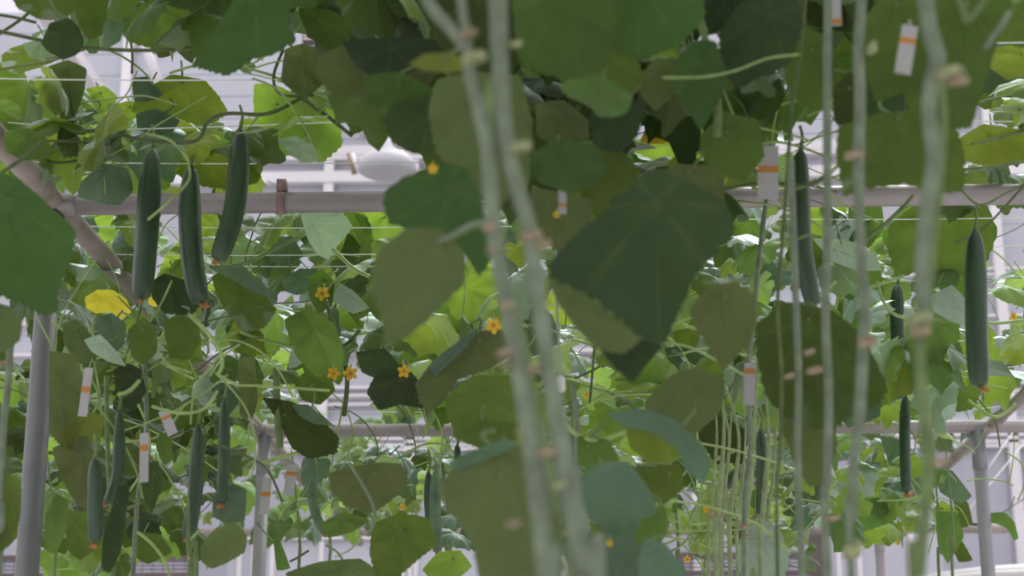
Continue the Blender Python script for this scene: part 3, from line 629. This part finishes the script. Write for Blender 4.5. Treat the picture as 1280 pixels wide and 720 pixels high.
# -- centre
T('cL','deep',1.45,[(481,242),(504,222),(535,209),(551,203),(581,209),(599,240),(608,281),(618,312),(612,333),(604,350),(594,335),(585,321),(567,304),(549,286),(517,287),(486,279),(480,260)],'t',(562,232),(10,15),.06,.05,label='dark leaf left of the central stems, partly over the olive one')
T('cL','olive',1.3,[(472,315),(490,299),(508,285),(528,284),(549,285),(566,300),(582,317),(584,334),(578,357),(560,375),(540,395),(508,422),(481,436),(474,403),(468,376),(464,349),(467,330)],'u',(552,304),(-10,10),.08,.05,pet=(612,276),label='pale olive leaf seen from below with its pale stalk')
T('cR','dark',1.28,[(824,210),(851,222),(878,235),(904,252),(917,281),(913,300),(880,330),(867,350),(853,381),(842,404),(833,427),(822,436),(797,425),(778,409),(759,397),(733,378),(705,359),(684,348),(687,328),(710,302),(733,280),(760,264),(765,246),(787,239),(800,218)],'t',(820,250),(10,-12),.05,.05,label='largest leaf, very dark green, right of the central stems')
T('cR','olive',1.4,[(684,345),(722,360),(768,395),(804,420),(778,442),(745,436),(720,410),(698,380)],'u')
T('cR','dark',1.42,[(770,408),(828,432),(812,452),(791,479),(770,462),(750,436)],'t')
T('cm','pale',2.62,[(374,262),(400,262),(427,264),(441,285),(426,306),(410,331),(396,320),(385,300)],'t',None,(20,0),label='silvery leaf just under the nearest pipe')
T('cm','mid',3.0,[(425,262),(455,265),(470,300),(465,345),(445,350),(425,320),(435,290)],'u')
T('cm','young',3.0,[(440,262),(480,258),(530,275),(510,305),(480,310),(455,290)],'u')
T('cm','blue',2.95,[(335,300),(365,295),(380,320),(360,330),(338,328)],'t')
T('lt','mid',2.5,[(264,348),(290,333),(315,345),(345,388),(332,414),(302,421),(282,392)],'u',None,(-20,0))
T('lt','blue',2.45,[(262,338),(300,330),(325,350),(345,380),(325,372),(295,352)],'t',None,(25,0))
T('lt','dark',2.45,[(190,352),(205,342),(230,350),(254,376),(240,394),(206,392),(190,372)],'t')
T('cm','blue',2.9,[(352,350),(375,336),(398,338),(392,362),(370,372),(355,365)],'t',None,(20,0))
T('cm','mid',2.85,[(388,345),(402,336),(418,352),(415,382),(398,392),(386,370)],'u')
T('cm','pale',2.95,[(412,348),(440,362),(462,385),(440,392),(415,375)],'t')
T('lm','mid',2.3,[(204,402),(225,393),(246,400),(251,425),(236,450),(212,446)],'u')
T('lm','mid',2.25,[(160,412),(180,396),(196,412),(196,440),(180,456),(164,446)],'u')
T('lm','blue',2.35,[(118,398),(140,392),(158,405),(156,430),(142,442),(125,425)],'t')
T('lm','pale',2.3,[(105,425),(125,418),(145,438),(158,458),(135,452),(115,440)],'t')
T('lm','yellow',2.6,[(106,372),(122,362),(142,363),(158,374),(164,390),(152,399),(138,390),(120,392),(108,385)],'t',label='yellowed leaf')
T('lm','yellow',2.7,[(184,362),(192,358),(199,372),(195,384),(186,380)],'t')
T('far_c','yellow',2.3,[(800,178),(812,150),(828,138),(848,146),(857,162),(850,175),(825,180)],'u',label='yellowed leaf')
T('far_c','pale',2.28,[(834,146),(843,140),(852,150),(858,165),(850,172),(838,162)],'t')
T('far_c','young',2.8,[(790,175),(830,172),(880,168),(895,190),(850,205),(800,200)],'u')
T('lm','dark',2.35,[(142,462),(160,454),(176,462),(183,490),(166,513),(147,502)],'t')
T('lm','olive',2.3,[(62,440),(95,445),(106,480),(102,530),(82,560),(62,540)],'u')
T('lm','olive',2.4,[(95,400),(115,420),(120,450),(100,455),(80,430),(78,405)],'u')
T('lm','ochre',2.3,[(78,532),(104,514),(131,520),(126,546),(100,562),(80,562)],'u')
T('ln','mid',1.9,[(-20,585),(8,588),(27,610),(25,650),(12,682),(-12,692)],'u')
T('lm','mid',2.2,[(57,642),(70,618),(85,625),(84,660),(70,692),(55,686)],'t')
T('lm','olive',2.3,[(66,560),(108,544),(124,590),(112,642),(90,622),(74,592)],'u')
T('lm','dark',2.2,[(148,608),(163,606),(158,640),(151,690),(138,716),(127,710),(128,675),(138,640)],'t')
T('lm','dark',2.35,[(176,582),(198,576),(202,608),(190,641),(179,620)],'u')
T('lm','mid',2.5,[(85,640),(112,640),(125,680),(100,700),(82,685)],'u')
T('lm','mid',2.6,[(165,665),(200,668),(215,690),(185,705),(168,695)],'u')
T('lt','olive',2.2,[(251,682),(270,660),(295,654),(309,670),(306,690),(285,703),(265,711),(252,702)],'u')
T('lt','blue',2.5,[(268,618),(290,605),(308,612),(306,650),(285,655),(265,645)],'t')
T('lm','mid',2.5,[(200,540),(215,545),(215,575),(205,582),(195,560)],'t')
T('cm','dark',2.6,[(328,497),(365,502),(400,524),(423,546),(420,566),(386,573),(365,560),(350,530)],'u')
T('cm','blue',2.57,[(365,508),(385,506),(405,522),(420,540),(395,532),(375,520)],'t',None,(30,0))  # extra blade standing in for the blue highlight on the dark leaf
T('cm','mid',2.7,[(367,477),(386,462),(412,470),(419,488),(400,506),(378,500)],'u')
T('cm','mid',2.6,[(355,400),(385,385),(418,405),(430,440),(425,468),(395,470),(370,445)],'t')
T('cm','olive',2.6,[(298,450),(318,445),(322,500),(316,522),(300,520)],'u')
T('cm','dark',2.3,[(458,490),(474,462),(504,455),(522,474),(546,500),(530,511),(500,506),(474,513)],'t')
T('cm','dark',2.4,[(445,440),(480,435),(498,455),(475,475),(452,465)],'t')
T('cm','olive',2.0,[(521,480),(555,440),(590,416),(625,411),(642,440),(610,462),(572,475),(556,500),(536,516),(524,500)],'u',(600,425))
T('cm','blue',1.98,[(518,482),(540,452),(575,425),(600,408),(585,432),(550,465),(530,490)],'t')
T('cL','mid',2.2,[(555,500),(590,470),(640,470),(665,500),(655,530),(600,530),(570,545)],'u')
T('cL','olive',1.35,[(550,604),(580,572),(625,552),(662,560),(692,600),(702,680),(694,745),(600,745),(590,692),(575,660),(556,636)],'u',(628,572),(-10,5),label='large olive leaf hanging low beside the central stems')
T('cL','blue',1.33,[(556,590),(580,568),(625,551),(650,558),(610,572),(575,592)],'t',None,(30,0))
T('cL','mid',1.9,[(565,545),(600,525),(650,530),(645,550),(600,560)],'u')
T('cm','olive',2.2,[(411,592),(440,583),(475,578),(502,580),(510,600),(496,620),(466,641),(430,631),(414,611)],'u')
T('cm','mid',2.3,[(466,655),(500,641),(536,648),(546,680),(522,700),(496,722),(470,722),(462,690)],'u')
T('cm','olive',2.4,[(358,716),(400,702),(450,698),(474,716),(465,742),(370,742)],'u')
T('cm','mid',2.5,[(400,655),(430,640),(462,650),(440,665),(410,672)],'t')
T('cm','mid',2.6,[(341,667),(350,675),(363,710),(346,713)],'t')
T('cm','young',2.5,[(528,712),(548,690),(575,688),(590,708),(570,725),(545,730)],'u')
T('cm','young',2.5,[(505,678),(520,676),(520,690),(512,698)],'t')
# -- right of stems, low
T('r0','olive',1.5,[(861,388),(884,359),(920,352),(944,370),(946,400),(936,430),(916,450),(903,466),(890,440),(872,416)],'u',(905,372),label='olive heart-shaped leaf left of the right-hand stems')
T('r1','deep',1.8,[(946,405),(985,378),(1040,388),(1080,420),(1109,490),(1096,512),(1060,530),(1040,546),(1000,541),(960,502),(946,452)],'u',(1010,402),(-10,0),label='broad green leaf behind the right-hand stems')
T('r1','olive',1.85,[(975,490),(1008,480),(1042,490),(1046,560),(1031,602),(1011,607),(990,572),(974,530)],'u')
T('cb','olive',1.75,[(806,502),(838,470),(870,459),(906,474),(902,510),(872,541),(840,546),(814,526)],'u')
T('cb','blue',1.65,[(758,522),(800,511),(842,524),(880,558),(889,585),(881,613),(858,592),(845,560),(812,540),(780,536)],'t',(850,535),(15,0))
T('cb','young',1.8,[(782,530),(828,522),(850,545),(846,576),(812,579),(788,560)],'u')
T('cb','mid',1.9,[(722,545),(760,550),(775,575),(745,590),(722,580)],'u')
T('cb','blue',1.6,[(718,604),(745,580),(785,577),(812,612),(822,640),(802,652),(792,682),(762,672),(738,652),(722,626)],'t',(775,590),(10,0),label='blue-green textured leaf')
T('cb','blue',1.62,[(742,668),(790,672),(820,700),(830,742),(760,742),(738,700)],'t')
T('cb','blue',1.55,[(806,672),(832,680),(856,710),(862,745),(800,745),(798,700)],'t')
T('cb','mid',1.8,[(738,655),(765,655),(770,700),(745,705)],'u')
T('cb','mid',1.85,[(785,655),(830,630),(835,660),(820,690),(795,690)],'u')
T('cb','mid',2.0,[(790,585),(850,580),(855,610),(830,630),(800,615)],'u')
T('rm','pale',2.7,[(926,672),(950,647),(975,662),(987,700),(972,742),(934,742),(922,702)],'t',label='pale crinkled leaf at the bottom right of centre')
T('rm','dark',2.8,[(870,540),(900,520),(935,540),(930,575),(895,580)],'u')
T('far_c','blue',3.0,[(815,440),(850,432),(892,450),(888,475),(850,462),(820,460)],'t')
T('far_c','young',2.9,[(805,460),(830,448),(845,465),(830,485),(808,480)],'u')
T('far_c','young',3.0,[(838,372),(870,360),(880,400),(870,435),(845,430)],'u')
T('far_d','pale',2.68,[(1016,298),(1060,300),(1095,318),(1102,338),(1070,338),(1040,326)],'t')
T('far_d','pale',2.68,[(1160,372),(1190,356),(1212,380),(1218,410),(1190,402),(1168,390)],'t')
T('far_d','pale',2.9,[(1168,336),(1188,329),(1206,338),(1190,348),(1172,345)],'t')
T('far_d','mid',2.9,[(1045,330),(1100,338),(1105,372),(1060,375),(1040,352)],'u')
T('far_d','mid',3.2,[(1150,500),(1190,482),(1228,485),(1215,512),(1165,518)],'u')
T('far_d','blue',3.3,[(1040,500),(1060,485),(1100,480),(1100,520),(1060,535)],'t')
T('far_d','blue',4.0,[(1100,545),(1130,552),(1160,600),(1150,620),(1115,590)],'t')
T('far_d','young',4.0,[(1075,565),(1100,555),(1112,590),(1095,615),(1072,600)],'u')
T('far_d','mid',4.0,[(1050,630),(1090,622),(1130,625),(1120,650),(1080,665),(1060,655)],'t')
T('far_d','young',4.1,[(1108,660),(1125,652),(1130,665),(1112,683),(1104,680)],'u')
T('far_d','blue',3.9,[(1168,590),(1190,588),(1215,620),(1200,630),(1175,615)],'t')
T('far_d','mid',3.8,[(1170,640),(1195,640),(1205,670),(1185,705),(1172,680)],'t')
T('far_d','mid',3.9,[(1178,655),(1200,672),(1216,700),(1198,702)],'u')
T('far_d','mid',4.3,[(1232,642),(1255,640),(1268,652),(1273,672),(1268,676),(1258,660),(1238,652)],'t')
T('far_d','young',4.0,[(1165,638),(1178,625),(1198,640),(1188,662),(1172,668)],'u')
T('far_d','mid',4.2,[(1190,620),(1210,628),(1216,655),(1200,660)],'u')

# template leaves for the crowd behind
def template(seed):
    rr = random.Random(seed)
    tab = [(0, 1.0), (20, .76), (38, .84), (58, .70), (78, .74), (104, .58), (128, .56), (152, .40), (170, .16), (180, .10)]
    n = 44; outl = []
    j = [rr.uniform(.88, 1.1) for _ in range(20)]
    for i in range(n):
        a = 360*i/n-180; aa = abs(a); k = 0
        while k < len(tab)-2 and tab[k+1][0] < aa: k += 1
        (a0, r0), (a1, r1) = tab[k], tab[k+1]; r = r0+(r1-r0)*(aa-a0)/(a1-a0)
        r *= j[k+(10 if a < 0 and k > 0 else 0)]*.3+.7
        r *= 1+(.025 if i % 2 else -.02); th = math.radians(a)
        outl.append((r*math.cos(th)*.75, r*math.sin(th)*.75))
    V, F, A = radial(outl, (0, 0), 5, 0, .75, rr.uniform(.05, .3), rr.uniform(.1, .45), .06, seed)
    return V, F, A
TPL = {}
def tmesh(kind, i):
    if (kind, i) not in TPL:
        V, F, A = template(i*13+5); TPL[(kind, i)] = mesh('leaf', V, F, LM[kind], True, A)
    return TPL[(kind, i)]
OPEN = [(0,0,45,50),(98,46,152,78),(165,62,245,92),(132,98,168,132),(262,95,315,142),(362,18,388,55),(336,66,360,98),(423,38,438,58),(342,188,520,236),(440,472,466,508),(395,475,466,505),(288,672,348,720),(425,670,482,700),(500,690,592,720),
 (1000,133,1036,160),(1200,110,1240,180),(1240,260,1280,330),(1225,380,1250,400),(1192,548,1280,720),(1040,670,1185,720),(560,276,590,300),(432,140,522,215),(808,142,870,176),(0,695,40,720),(190,697,260,720),(858,688,930,720),(0,60,30,76),(380,672,440,700)]
KEYS_TOP = ['top_l', 'lt', 'cm', 'far_c', 'r0', 'top_r']
cnt = {}; extra = {}
def place(key, kind, pos, size, up, head, stuff=False):
    """natural leaf: top side towards 'up', tip along 'head'"""
    z = up.normalized(); x = (head-z*head.dot(z)).normalized(); y = z.cross(x)
    M = Matrix((x, y, z)).transposed()
    me = tmesh(kind, random.randrange(7))
    cnt[key] = cnt.get(key, 0)+1
    if stuff or cnt[key] > 96:
        extra.setdefault((key, kind), []).append((me, M*size, pos)); return
    o = D.objects.new('leaf', me); COL.objects.link(o); o.parent = VN[key]
    o.matrix_local = Matrix.Translation(pos-VN[key].location) @ (M*size).to_4x4()
def owner(p, px, py):
    if p.y < 2.6: return 'top_l' if px < 180 else 'lt' if px < 360 else 'cm' if px < 640 else 'cb' if px < 880 else 'r1' if px < 1120 else 'top_r'
    if p.y < 3.4: return 'lm' if px < 300 else 'cm' if px < 640 else 'cb' if px < 860 else 'rm' if px < 1050 else 'far_d'
    if p.y < 4.9: return 'far_a' if px < 420 else 'far_b' if px < 720 else 'far_c' if px < 1020 else 'far_d'
    return 'back_a' if px < 640 else 'back_b'
def fill(n, x0, x1, y0, y1, kinds, zr=(1.68, 2.3), sr=(.05, .11), clear=True, Ymin=2.0, Ymax=7.6, seed=0, pad=14):
    r = random.Random(seed); k = 0; tries = 0
    while k < n and tries < n*20:
        tries += 1
        px, py = r.uniform(x0, x1), r.uniform(y0, y1); z = r.uniform(*zr); p = PZ(px, py, z)
        if not (Ymin < p.y < Ymax): continue
        s = r.uniform(*sr); R_ = s*.6/p.y*FPX
        if clear and any(a-R_*.8 < px < c+R_*.8 and b_-R_*.5 < py < d+R_*.5 for a, b_, c, d in OPEN): continue
        if p.y < ROWY[0]+.12 and 225-R_*.7 < py < 262+R_ and (90 < px < 490 or px > 900): continue
        if p.y < ROWY[1]+.12 and 525-R_*.6 < py < 548+R_*.6 and (285 < px < 610 or px > 1035): continue
        if p.y < ROWY[1]+.1 and px > 1215 and abs(py-(535-(px-1222)*1.17)) < 14+R_*.9: continue
        # keep the two grey posts in view
        if p.y < ROWY[1]+.1 and py > 540 and (abs(px-320) < 10+R_*.7 or abs(px-1223) < 10+R_*.7): continue
        if p.y < ROWY[0]+.1 and py > 370 and px < 80+R_: continue
        hd = Vector((r.gauss(0, .7), r.gauss(0, .7), -r.uniform(.1, 1.3))); u = Vector((r.gauss(0, .55), r.gauss(-.25, .5), r.uniform(.3, 1)))
        random.seed(seed*10007+tries)
        place(owner(p, px, py), r.choice(kinds), p, s, u, hd); k += 1
BR = ['young', 'young', 'young', 'mid', 'blue', 'young', 'pale', 'young', 'blue', 'mid', 'mid']
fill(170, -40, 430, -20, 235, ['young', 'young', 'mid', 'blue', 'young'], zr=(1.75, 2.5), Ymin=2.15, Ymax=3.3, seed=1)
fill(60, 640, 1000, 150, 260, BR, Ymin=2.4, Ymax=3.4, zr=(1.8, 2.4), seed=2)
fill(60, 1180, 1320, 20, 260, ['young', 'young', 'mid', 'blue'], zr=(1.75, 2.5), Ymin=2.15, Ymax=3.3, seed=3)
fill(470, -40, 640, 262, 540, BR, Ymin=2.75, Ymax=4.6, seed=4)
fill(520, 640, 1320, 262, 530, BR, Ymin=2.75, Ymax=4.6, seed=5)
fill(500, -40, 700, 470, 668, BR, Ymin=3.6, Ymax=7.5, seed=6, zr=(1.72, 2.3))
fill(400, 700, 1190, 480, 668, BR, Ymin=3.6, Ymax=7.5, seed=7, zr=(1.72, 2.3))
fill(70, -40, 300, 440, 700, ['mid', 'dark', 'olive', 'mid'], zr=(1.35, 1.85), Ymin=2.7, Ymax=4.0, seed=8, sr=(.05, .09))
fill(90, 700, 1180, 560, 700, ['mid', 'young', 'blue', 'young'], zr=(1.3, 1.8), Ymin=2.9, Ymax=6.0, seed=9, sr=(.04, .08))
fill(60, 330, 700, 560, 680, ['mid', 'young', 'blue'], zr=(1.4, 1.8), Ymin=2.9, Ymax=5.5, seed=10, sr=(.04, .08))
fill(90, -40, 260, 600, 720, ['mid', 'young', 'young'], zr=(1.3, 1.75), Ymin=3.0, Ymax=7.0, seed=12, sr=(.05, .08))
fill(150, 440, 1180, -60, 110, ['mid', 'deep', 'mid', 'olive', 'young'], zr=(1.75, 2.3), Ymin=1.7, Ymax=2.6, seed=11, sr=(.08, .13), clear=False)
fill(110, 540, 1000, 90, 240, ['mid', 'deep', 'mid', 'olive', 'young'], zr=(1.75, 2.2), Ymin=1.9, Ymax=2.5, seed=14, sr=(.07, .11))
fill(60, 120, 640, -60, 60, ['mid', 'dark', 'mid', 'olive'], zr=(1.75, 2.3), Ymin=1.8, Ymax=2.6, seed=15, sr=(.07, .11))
# unseen canopy added overhead, above the picture, to shade the near leaves
r = random.Random(77)
for i in range(520):
    p = Vector((r.uniform(-1.3, 1.5), r.uniform(-.6, 2.3), r.uniform(1.98, 2.5)))
    q = proj(p) if (p-CAM).dot(Fw) > .2 else (0, -999)
    if q[1] > -70: continue
    random.seed(5000+i)
    key = 'r3' if p.x > .35 else 'cR' if p.x > 0 else 'cL' if p.x > -.4 else 'ln'
    place(key, r.choice(['mid', 'dark', 'mid', 'olive']), p, r.uniform(.12, .2), Vector((r.gauss(0, .35), r.gauss(0, .35), 1)), Vector((r.gauss(0, 1), r.gauss(0, 1), -.2)), stuff=True)
for (key, kind), lst in extra.items():
    V = []; F = []; A = []
    for me, M, pos in lst:
        b0 = len(V); V += [M @ v.co + pos for v in me.vertices]; F += [tuple(b0+i for i in p.vertices) for p in me.polygons]
        A += [d.value for d in me.attributes['vein'].data]
    o = link('foliage', mesh('foliage', V, F, LM[kind], True, A), VN[key]); o['kind'] = 'stuff'  # on the nearest vines this is the added overhead canopy

# fine tendrils among the leaves, a handful per vine
r = random.Random(31)
for key, n, x0, x1, y0, y1, Ya, Yb in (('lm', 26, 60, 300, 380, 560, 2.3, 2.8), ('cm', 26, 300, 640, 330, 600, 2.7, 3.6), ('far_a', 16, 90, 400, 270, 420, 2.8, 3.4), ('cb', 16, 700, 860, 400, 660, 2.2, 3.0),
        ('rm', 22, 850, 1010, 120, 260, 1.9, 2.4), ('far_d', 20, 1050, 1290, 290, 640, 3.0, 4.2), ('far_b', 26, 400, 620, 548, 640, 4.2, 5.0), ('rm', 26, 800, 980, 560, 700, 2.8, 4.0), ('top_l', 12, 0, 320, 40, 230, 2.1, 2.4), ('far_c', 18, 700, 1000, 290, 500, 2.9, 3.6)):
    for i in range(int(n*1.7)):
        px, py, Y = r.uniform(x0, x1), r.uniform(y0, y1), r.uniform(Ya, Yb); pts = [P(px, py, Y)]; a = r.uniform(-.6, .6) if r.random() < .7 else r.uniform(1, 2); da = r.uniform(-.8, .8)
        for k in range(r.randint(3, 6)):
            l = r.uniform(.02, .045); a += da*r.uniform(.3, 1); pts.append(pts[-1]+Vector((math.cos(a), r.uniform(-.4, .4), math.sin(a)))*l)
        MB().tube(crom(pts, 5), r.uniform(.0008, .002), 5).build('tendril', TENDR if r.random() < .75 else STEMW, VN[key])

# ------------------------------------------------------------------ cucumbers
def cucumber(pix, w, Y, label, flower=None, mat=None, stalk=26, grp='hanging cucumbers'):
    pts = [P(a, b_, Y) for a, b_ in pix]; root = empty('cucumber', pts[0], label, 'cucumber', grp)
    c = crom(pts, 10); n = len(c); rad0 = w*.5/FPX*(pts[0]-CAM).dot(Fw); rad = []
    for i in range(n):
        t = i/(n-1)
        e = min(1, (t/.10)**.6) if t < .10 else 1
        neck = .42+.58*math.sin(min(1, t/.34)*PI/2)**1.2; tip = 1 if t < .8 else (.72+.28*math.cos((t-.8)/.2*PI/2)) * (1 if t < .955 else max(0, 1-((t-.955)/.045)**2))
        rad.append(max(rad0*e*neck*(1-.10*max(0, t-.5))*max(tip, .12), .0004))
    b = MB(); b.tube(c, rad, 18)
    for i in range(len(b.v)):                      # soft lengthwise ribs
        ring, k = divmod(i, 18); b.v[i] = c[ring]+(b.v[i]-c[ring])*(1+.035*math.cos(k*PI*2/3))
    b.build('fruit', mat or CUC, root)
    s = [c[0]+(c[0]-c[1]).normalized()*-.002, P(pix[0][0]+2, pix[0][1]-stalk*.5, Y), P(pix[0][0]-1, pix[0][1]-stalk, Y+.01)]
    MB().tube(crom(s, 5), [.0028, .0026, .0024, .0023, .0022, .0021, .002, .002, .002, .002, .002], 8).build('stalk', STEMD, root)
    if flower:
        f = MB(); p = c[-1]; s_ = (p-CAM).dot(Fw)/FPX; d = Vector((flower[0]*s_, 0, -flower[1]*s_)); rr = random.Random(int(pix[0][0]))
        for k in range(5):
            q = d+Vector((rr.uniform(-1, 1), rr.uniform(-1, 1), rr.uniform(-.3, .3)))*4*s_
            f.tube(crom([p, p+q*.5+Vector((0, 0, .5*s_)), p+q], 3), [1.5*s_, 2.5*s_, 3*s_, 3*s_, 2.5*s_, 2*s_, .6*s_], 6)
        f.build('withered_flower', DRYF, root)
    return root
cucumber([(191, 183), (187, 240), (183, 300), (177, 375)], 28, 2.3, 'long dark cucumber, leftmost of the trio at upper left', (-2, 4))
cucumber([(239, 205), (237, 260), (240, 320), (250, 380)], 27, 2.32, 'long dark cucumber, middle one of the trio at upper left', (11, 5))
cucumber([(301, 158), (298, 215), (291, 270), (272, 327)], 26, 2.28, 'long cucumber curving left at its tip, rightmost of the trio', (-6, 1))
cucumber([(1001, 184), (1000, 240), (1003, 310), (1017, 384)], 25, 1.95, 'long curved cucumber half hidden behind a thin right-hand stem', (6, 8))
cucumber([(1219, 284), (1220, 350), (1221, 420), (1224, 484)], 28, 2.1, 'lone straight dark cucumber near the right edge', (9, 6))
cucumber([(1122, 354), (1121, 400), (1124, 452)], 17, 2.9, 'short grey-green cucumber left of the knotted stem', (0, 10))
cucumber([(1132, 492), (1131, 550), (1133, 617)], 14, 3.2, 'slim straight cucumber crossing the second pipe at right', (2, 4))
cucumber([(149, 511), (149, 560), (146, 600), (134, 630)], 15, 2.35, 'slim curved cucumber low at left, above a brown node', (-3, 3))
cucumber([(119, 570), (119, 620), (119, 680)], 18, 2.2, 'straight cucumber low at left beside the wide post', (-5, 5))
cucumber([(248, 528), (246, 580), (243, 625), (234, 674)], 18, 2.4, 'dark cucumber leaning left, lower left of the slim steel post', (-2, 4))
cucumber([(281, 496), (280, 560), (277, 630)], 14, 2.5, 'thin dark cucumber just left of the slim steel post', (-1, 5))
cucumber([(394, 588), (390, 615), (394, 640), (405, 667)], 12, 2.7, 'small light green curved cucumber under the second pipe', (2, 4), CUCL, 14)
cucumber([(536, 588), (535, 625), (538, 664)], 10, 2.75, 'thin dark cucumber behind a wider grey-green one left of the big olive leaf')
cucumber([(544, 590), (544, 640), (547, 692)], 14, 2.6, 'grey-green cucumber hanging just left of the low olive leaf', (0, 3), CUCL, 16)
cucumber([(498, 682), (497, 715), (495, 750)], 10, 2.9, 'dark cucumber end cut off by the bottom edge left of centre')
cucumber([(1024, 555), (1022, 590), (1027, 624)], 13, 2.6, 'short dark cucumber peeking out behind a right-hand stem')
cucumber([(951, 535), (953, 590), (951, 645)], 14, 2.7, 'dark cucumber behind the cluster of slender stems')
cucumber([(924, 588), (916, 597), (906, 608)], 15, 2.6, 'stubby dark cucumber end among the slender stems', None, None, 8)
cucumber([(418, 384), (417, 402), (421, 421)], 13, 3.0, 'young stubby cucumber in the middle of the left tangle', None, CUCL, 10)
cucumber([(714, 530), (715, 570), (717, 606)], 9, 2.1, 'narrow dark cucumber just right of the central stems')
cucumber([(571, 556), (572, 568), (570, 582)], 8, 3.0, 'tiny young cucumber under the second pipe beside the olive leaf', None, None, 10)
# ------------------------------------------------------------------ flowers
def flower(px, py, w, Y, label, mat=FLW):
    p = P(px, py, Y); s = w*.5/FPX*(p-CAM).dot(Fw); r = empty('cucumber_flower', p, label, 'flower', 'small yellow cucumber flowers')
    rr = random.Random(int(px)); a0 = rr.uniform(0, 6)
    b = MB()
    nn = (Vector((rr.uniform(-.5, .5), -1, rr.uniform(-.7, .3)))).normalized(); e1 = nn.cross(Vector((0, 0, 1))).normalized(); e2 = nn.cross(e1)
    for k in range(5):
        a = a0+k*2*PI/5; d = e1*math.cos(a)+e2*math.sin(a); t = e1*-math.sin(a)+e2*math.cos(a); g = []
        for i, (l, wd, h) in enumerate(((.1, .10, 0), (.4, .30, .12), (.7, .36, .16), (.92, .22, .10), (1.1, .03, 0))):
            for j in (-1, -.5, 0, .5, 1): g.append(p+d*l*s+t*wd*j*s+nn*(h-.08*(1-j*j))*s)
        b.grid(g, 5, 5)
    b.build('petals', mat, r)
    MB().blob(p+nn*s*.12, s*.2, s*.2, s*.2, 1, 5, .1).build('centre', DRYF, r)
    MB().tube(crom([p, p-nn*s*.5+Vector((0, 0, .3*s)), p-nn*s*.6+Vector((0, 0, 1.6*s))], 3), s*.12, 6).build('calyx', TENDR, r)
for a in ((403, 367, 19, 2.8, 'yellow flower in the left tangle, highest of the open ones there'), (417, 467, 17, 2.5, 'left of the two adjoining yellow flowers above the grey louvres'), (438, 467, 19, 2.5, 'right of the two adjoining yellow flowers above the grey louvres'),
 (505, 464, 17, 2.25, 'yellow flower on the dark leaf right of the grey louvres'), (617, 407, 20, 1.9, 'yellow flower just left of the thick central stems'), (472, 428, 11, 3.2, 'small yellow flower at the tip of the pale olive leaf'),
 (541, 211, 13, 1.42, 'orange flower on the upper edge of the dark leaf left of centre'), (883, 637, 9, 2.4, 'yellow flower left of the slender stem cluster'), (859, 699, 10, 2.5, 'yellow flower at the bottom edge right of the dark leaf'),
 (762, 679, 9, 1.5, 'small orange flower on the lower blue-green leaf'), (1267, 396, 11, 3.3, 'yellow flower at the right edge level with the lone cucumber'), (1241, 440, 10, 3.4, 'yellow flower right of the lone cucumber tip'),
 (1122, 679, 7, 4.4, 'tiny yellow flower below the far pipe end at right'), (733, 494, 9, 2.7, 'small yellow flower right of the central stems'), (696, 268, 10, 1.7, 'orange flower left of the largest dark leaf'), (503, 634, 9, 2.25, 'small yellow flower left of the paired cucumbers')):
    flower(*a)
# ------------------------------------------------------------------ white tags with an orange band
def ptag(px, py, w, h, Y, ang, label, band=.35):
    p = P(px, py, Y); s_ = (p-CAM).dot(Fw)/FPX; r = empty('plant_tag', p, label, 'tag', 'white tags with an orange band')
    R_ = Matrix.Rotation(math.radians(ang), 3, 'Y')
    def bx(x0, x1, z0, z1, t, nm, m):
        b = MB(); b.box((x0*s_, -t, z0*s_), (x1*s_, t, z1*s_)); b.v = [R_ @ v + p for v in b.v]; return b.build(nm, m, r, smooth=False)
    bx(-w/2, w/2, -h/2, h/2, .0006, 'card', TAGW); z = h/2-h*band; bx(-w/2*1.01, w/2*1.01, z-h*.06, z+h*.06, .0010, 'band', TAGO)
    MB().tube([p+R_ @ Vector((0, 0, h/2*s_)), p+R_ @ Vector((0, .01, (h/2+14)*s_))], .0008, 5).build('tie', TWINE, r)
ptag(960, 215, 26, 70, 1.8, 2, 'white tag with orange band hanging above the nearest pipe at right', .45)
ptag(1041, 8, 20, 52, 1.55, 0, 'white tag with orange band cut off by the top edge', .9)
ptag(1133, 62, 20, 66, 1.35, 12, 'white tag with orange band tilted in front of the upper right dark leaf', .32)
ptag(107, 490, 11, 62, 2.2, 4, 'white tag with orange band between the wide post and the dark leaf', .45)
ptag(180, 572, 11, 62, 2.28, -3, 'white tag with orange bands beside the slim curved cucumber', .3)
ptag(210, 528, 13, 34, 2.3, -25, 'small white tag tilted over the lower left cucumbers', .3)
ptag(332, 620, 12, 46, 2.9, 3, 'small white tag touching the right side of the slim post', .45)
ptag(363, 600, 13, 40, 2.9, 4, 'white tag with orange band left of the light green cucumber', .3)
ptag(703, 252, 10, 32, 1.6, 0, 'small white tag left of the largest dark leaf', .65)
ptag(937, 480, 14, 54, 1.95, 3, 'faint white tag with orange band under the heart-shaped leaf', .2)
ptag(1031, 392, 9, 32, 2.3, -3, 'narrow white tag at the tip of the curved right cucumber', .3)
# cord with a clip
p = P(702, 480, 1.9); r = empty('cord_clip', p, 'small white clip hanging on a thin grey cord right of the central stems', 'clip')
MB().tube([P(701, 470, 1.9), P(701.5, 473, 1.9), P(702, 487, 1.9), P(702, 490, 1.9)], [.003, .0045, .0045, .003], 8).build('clip', simple('clip_white', (.8, .78, .8), .5, .05), r)
MB().tube(crom([P(694, 250, 1.95), P(696, 380, 1.92), P(698, 420, 1.91), P(701, 472, 1.9)], 4), .0016, 6).build('cord', TWINE, r)
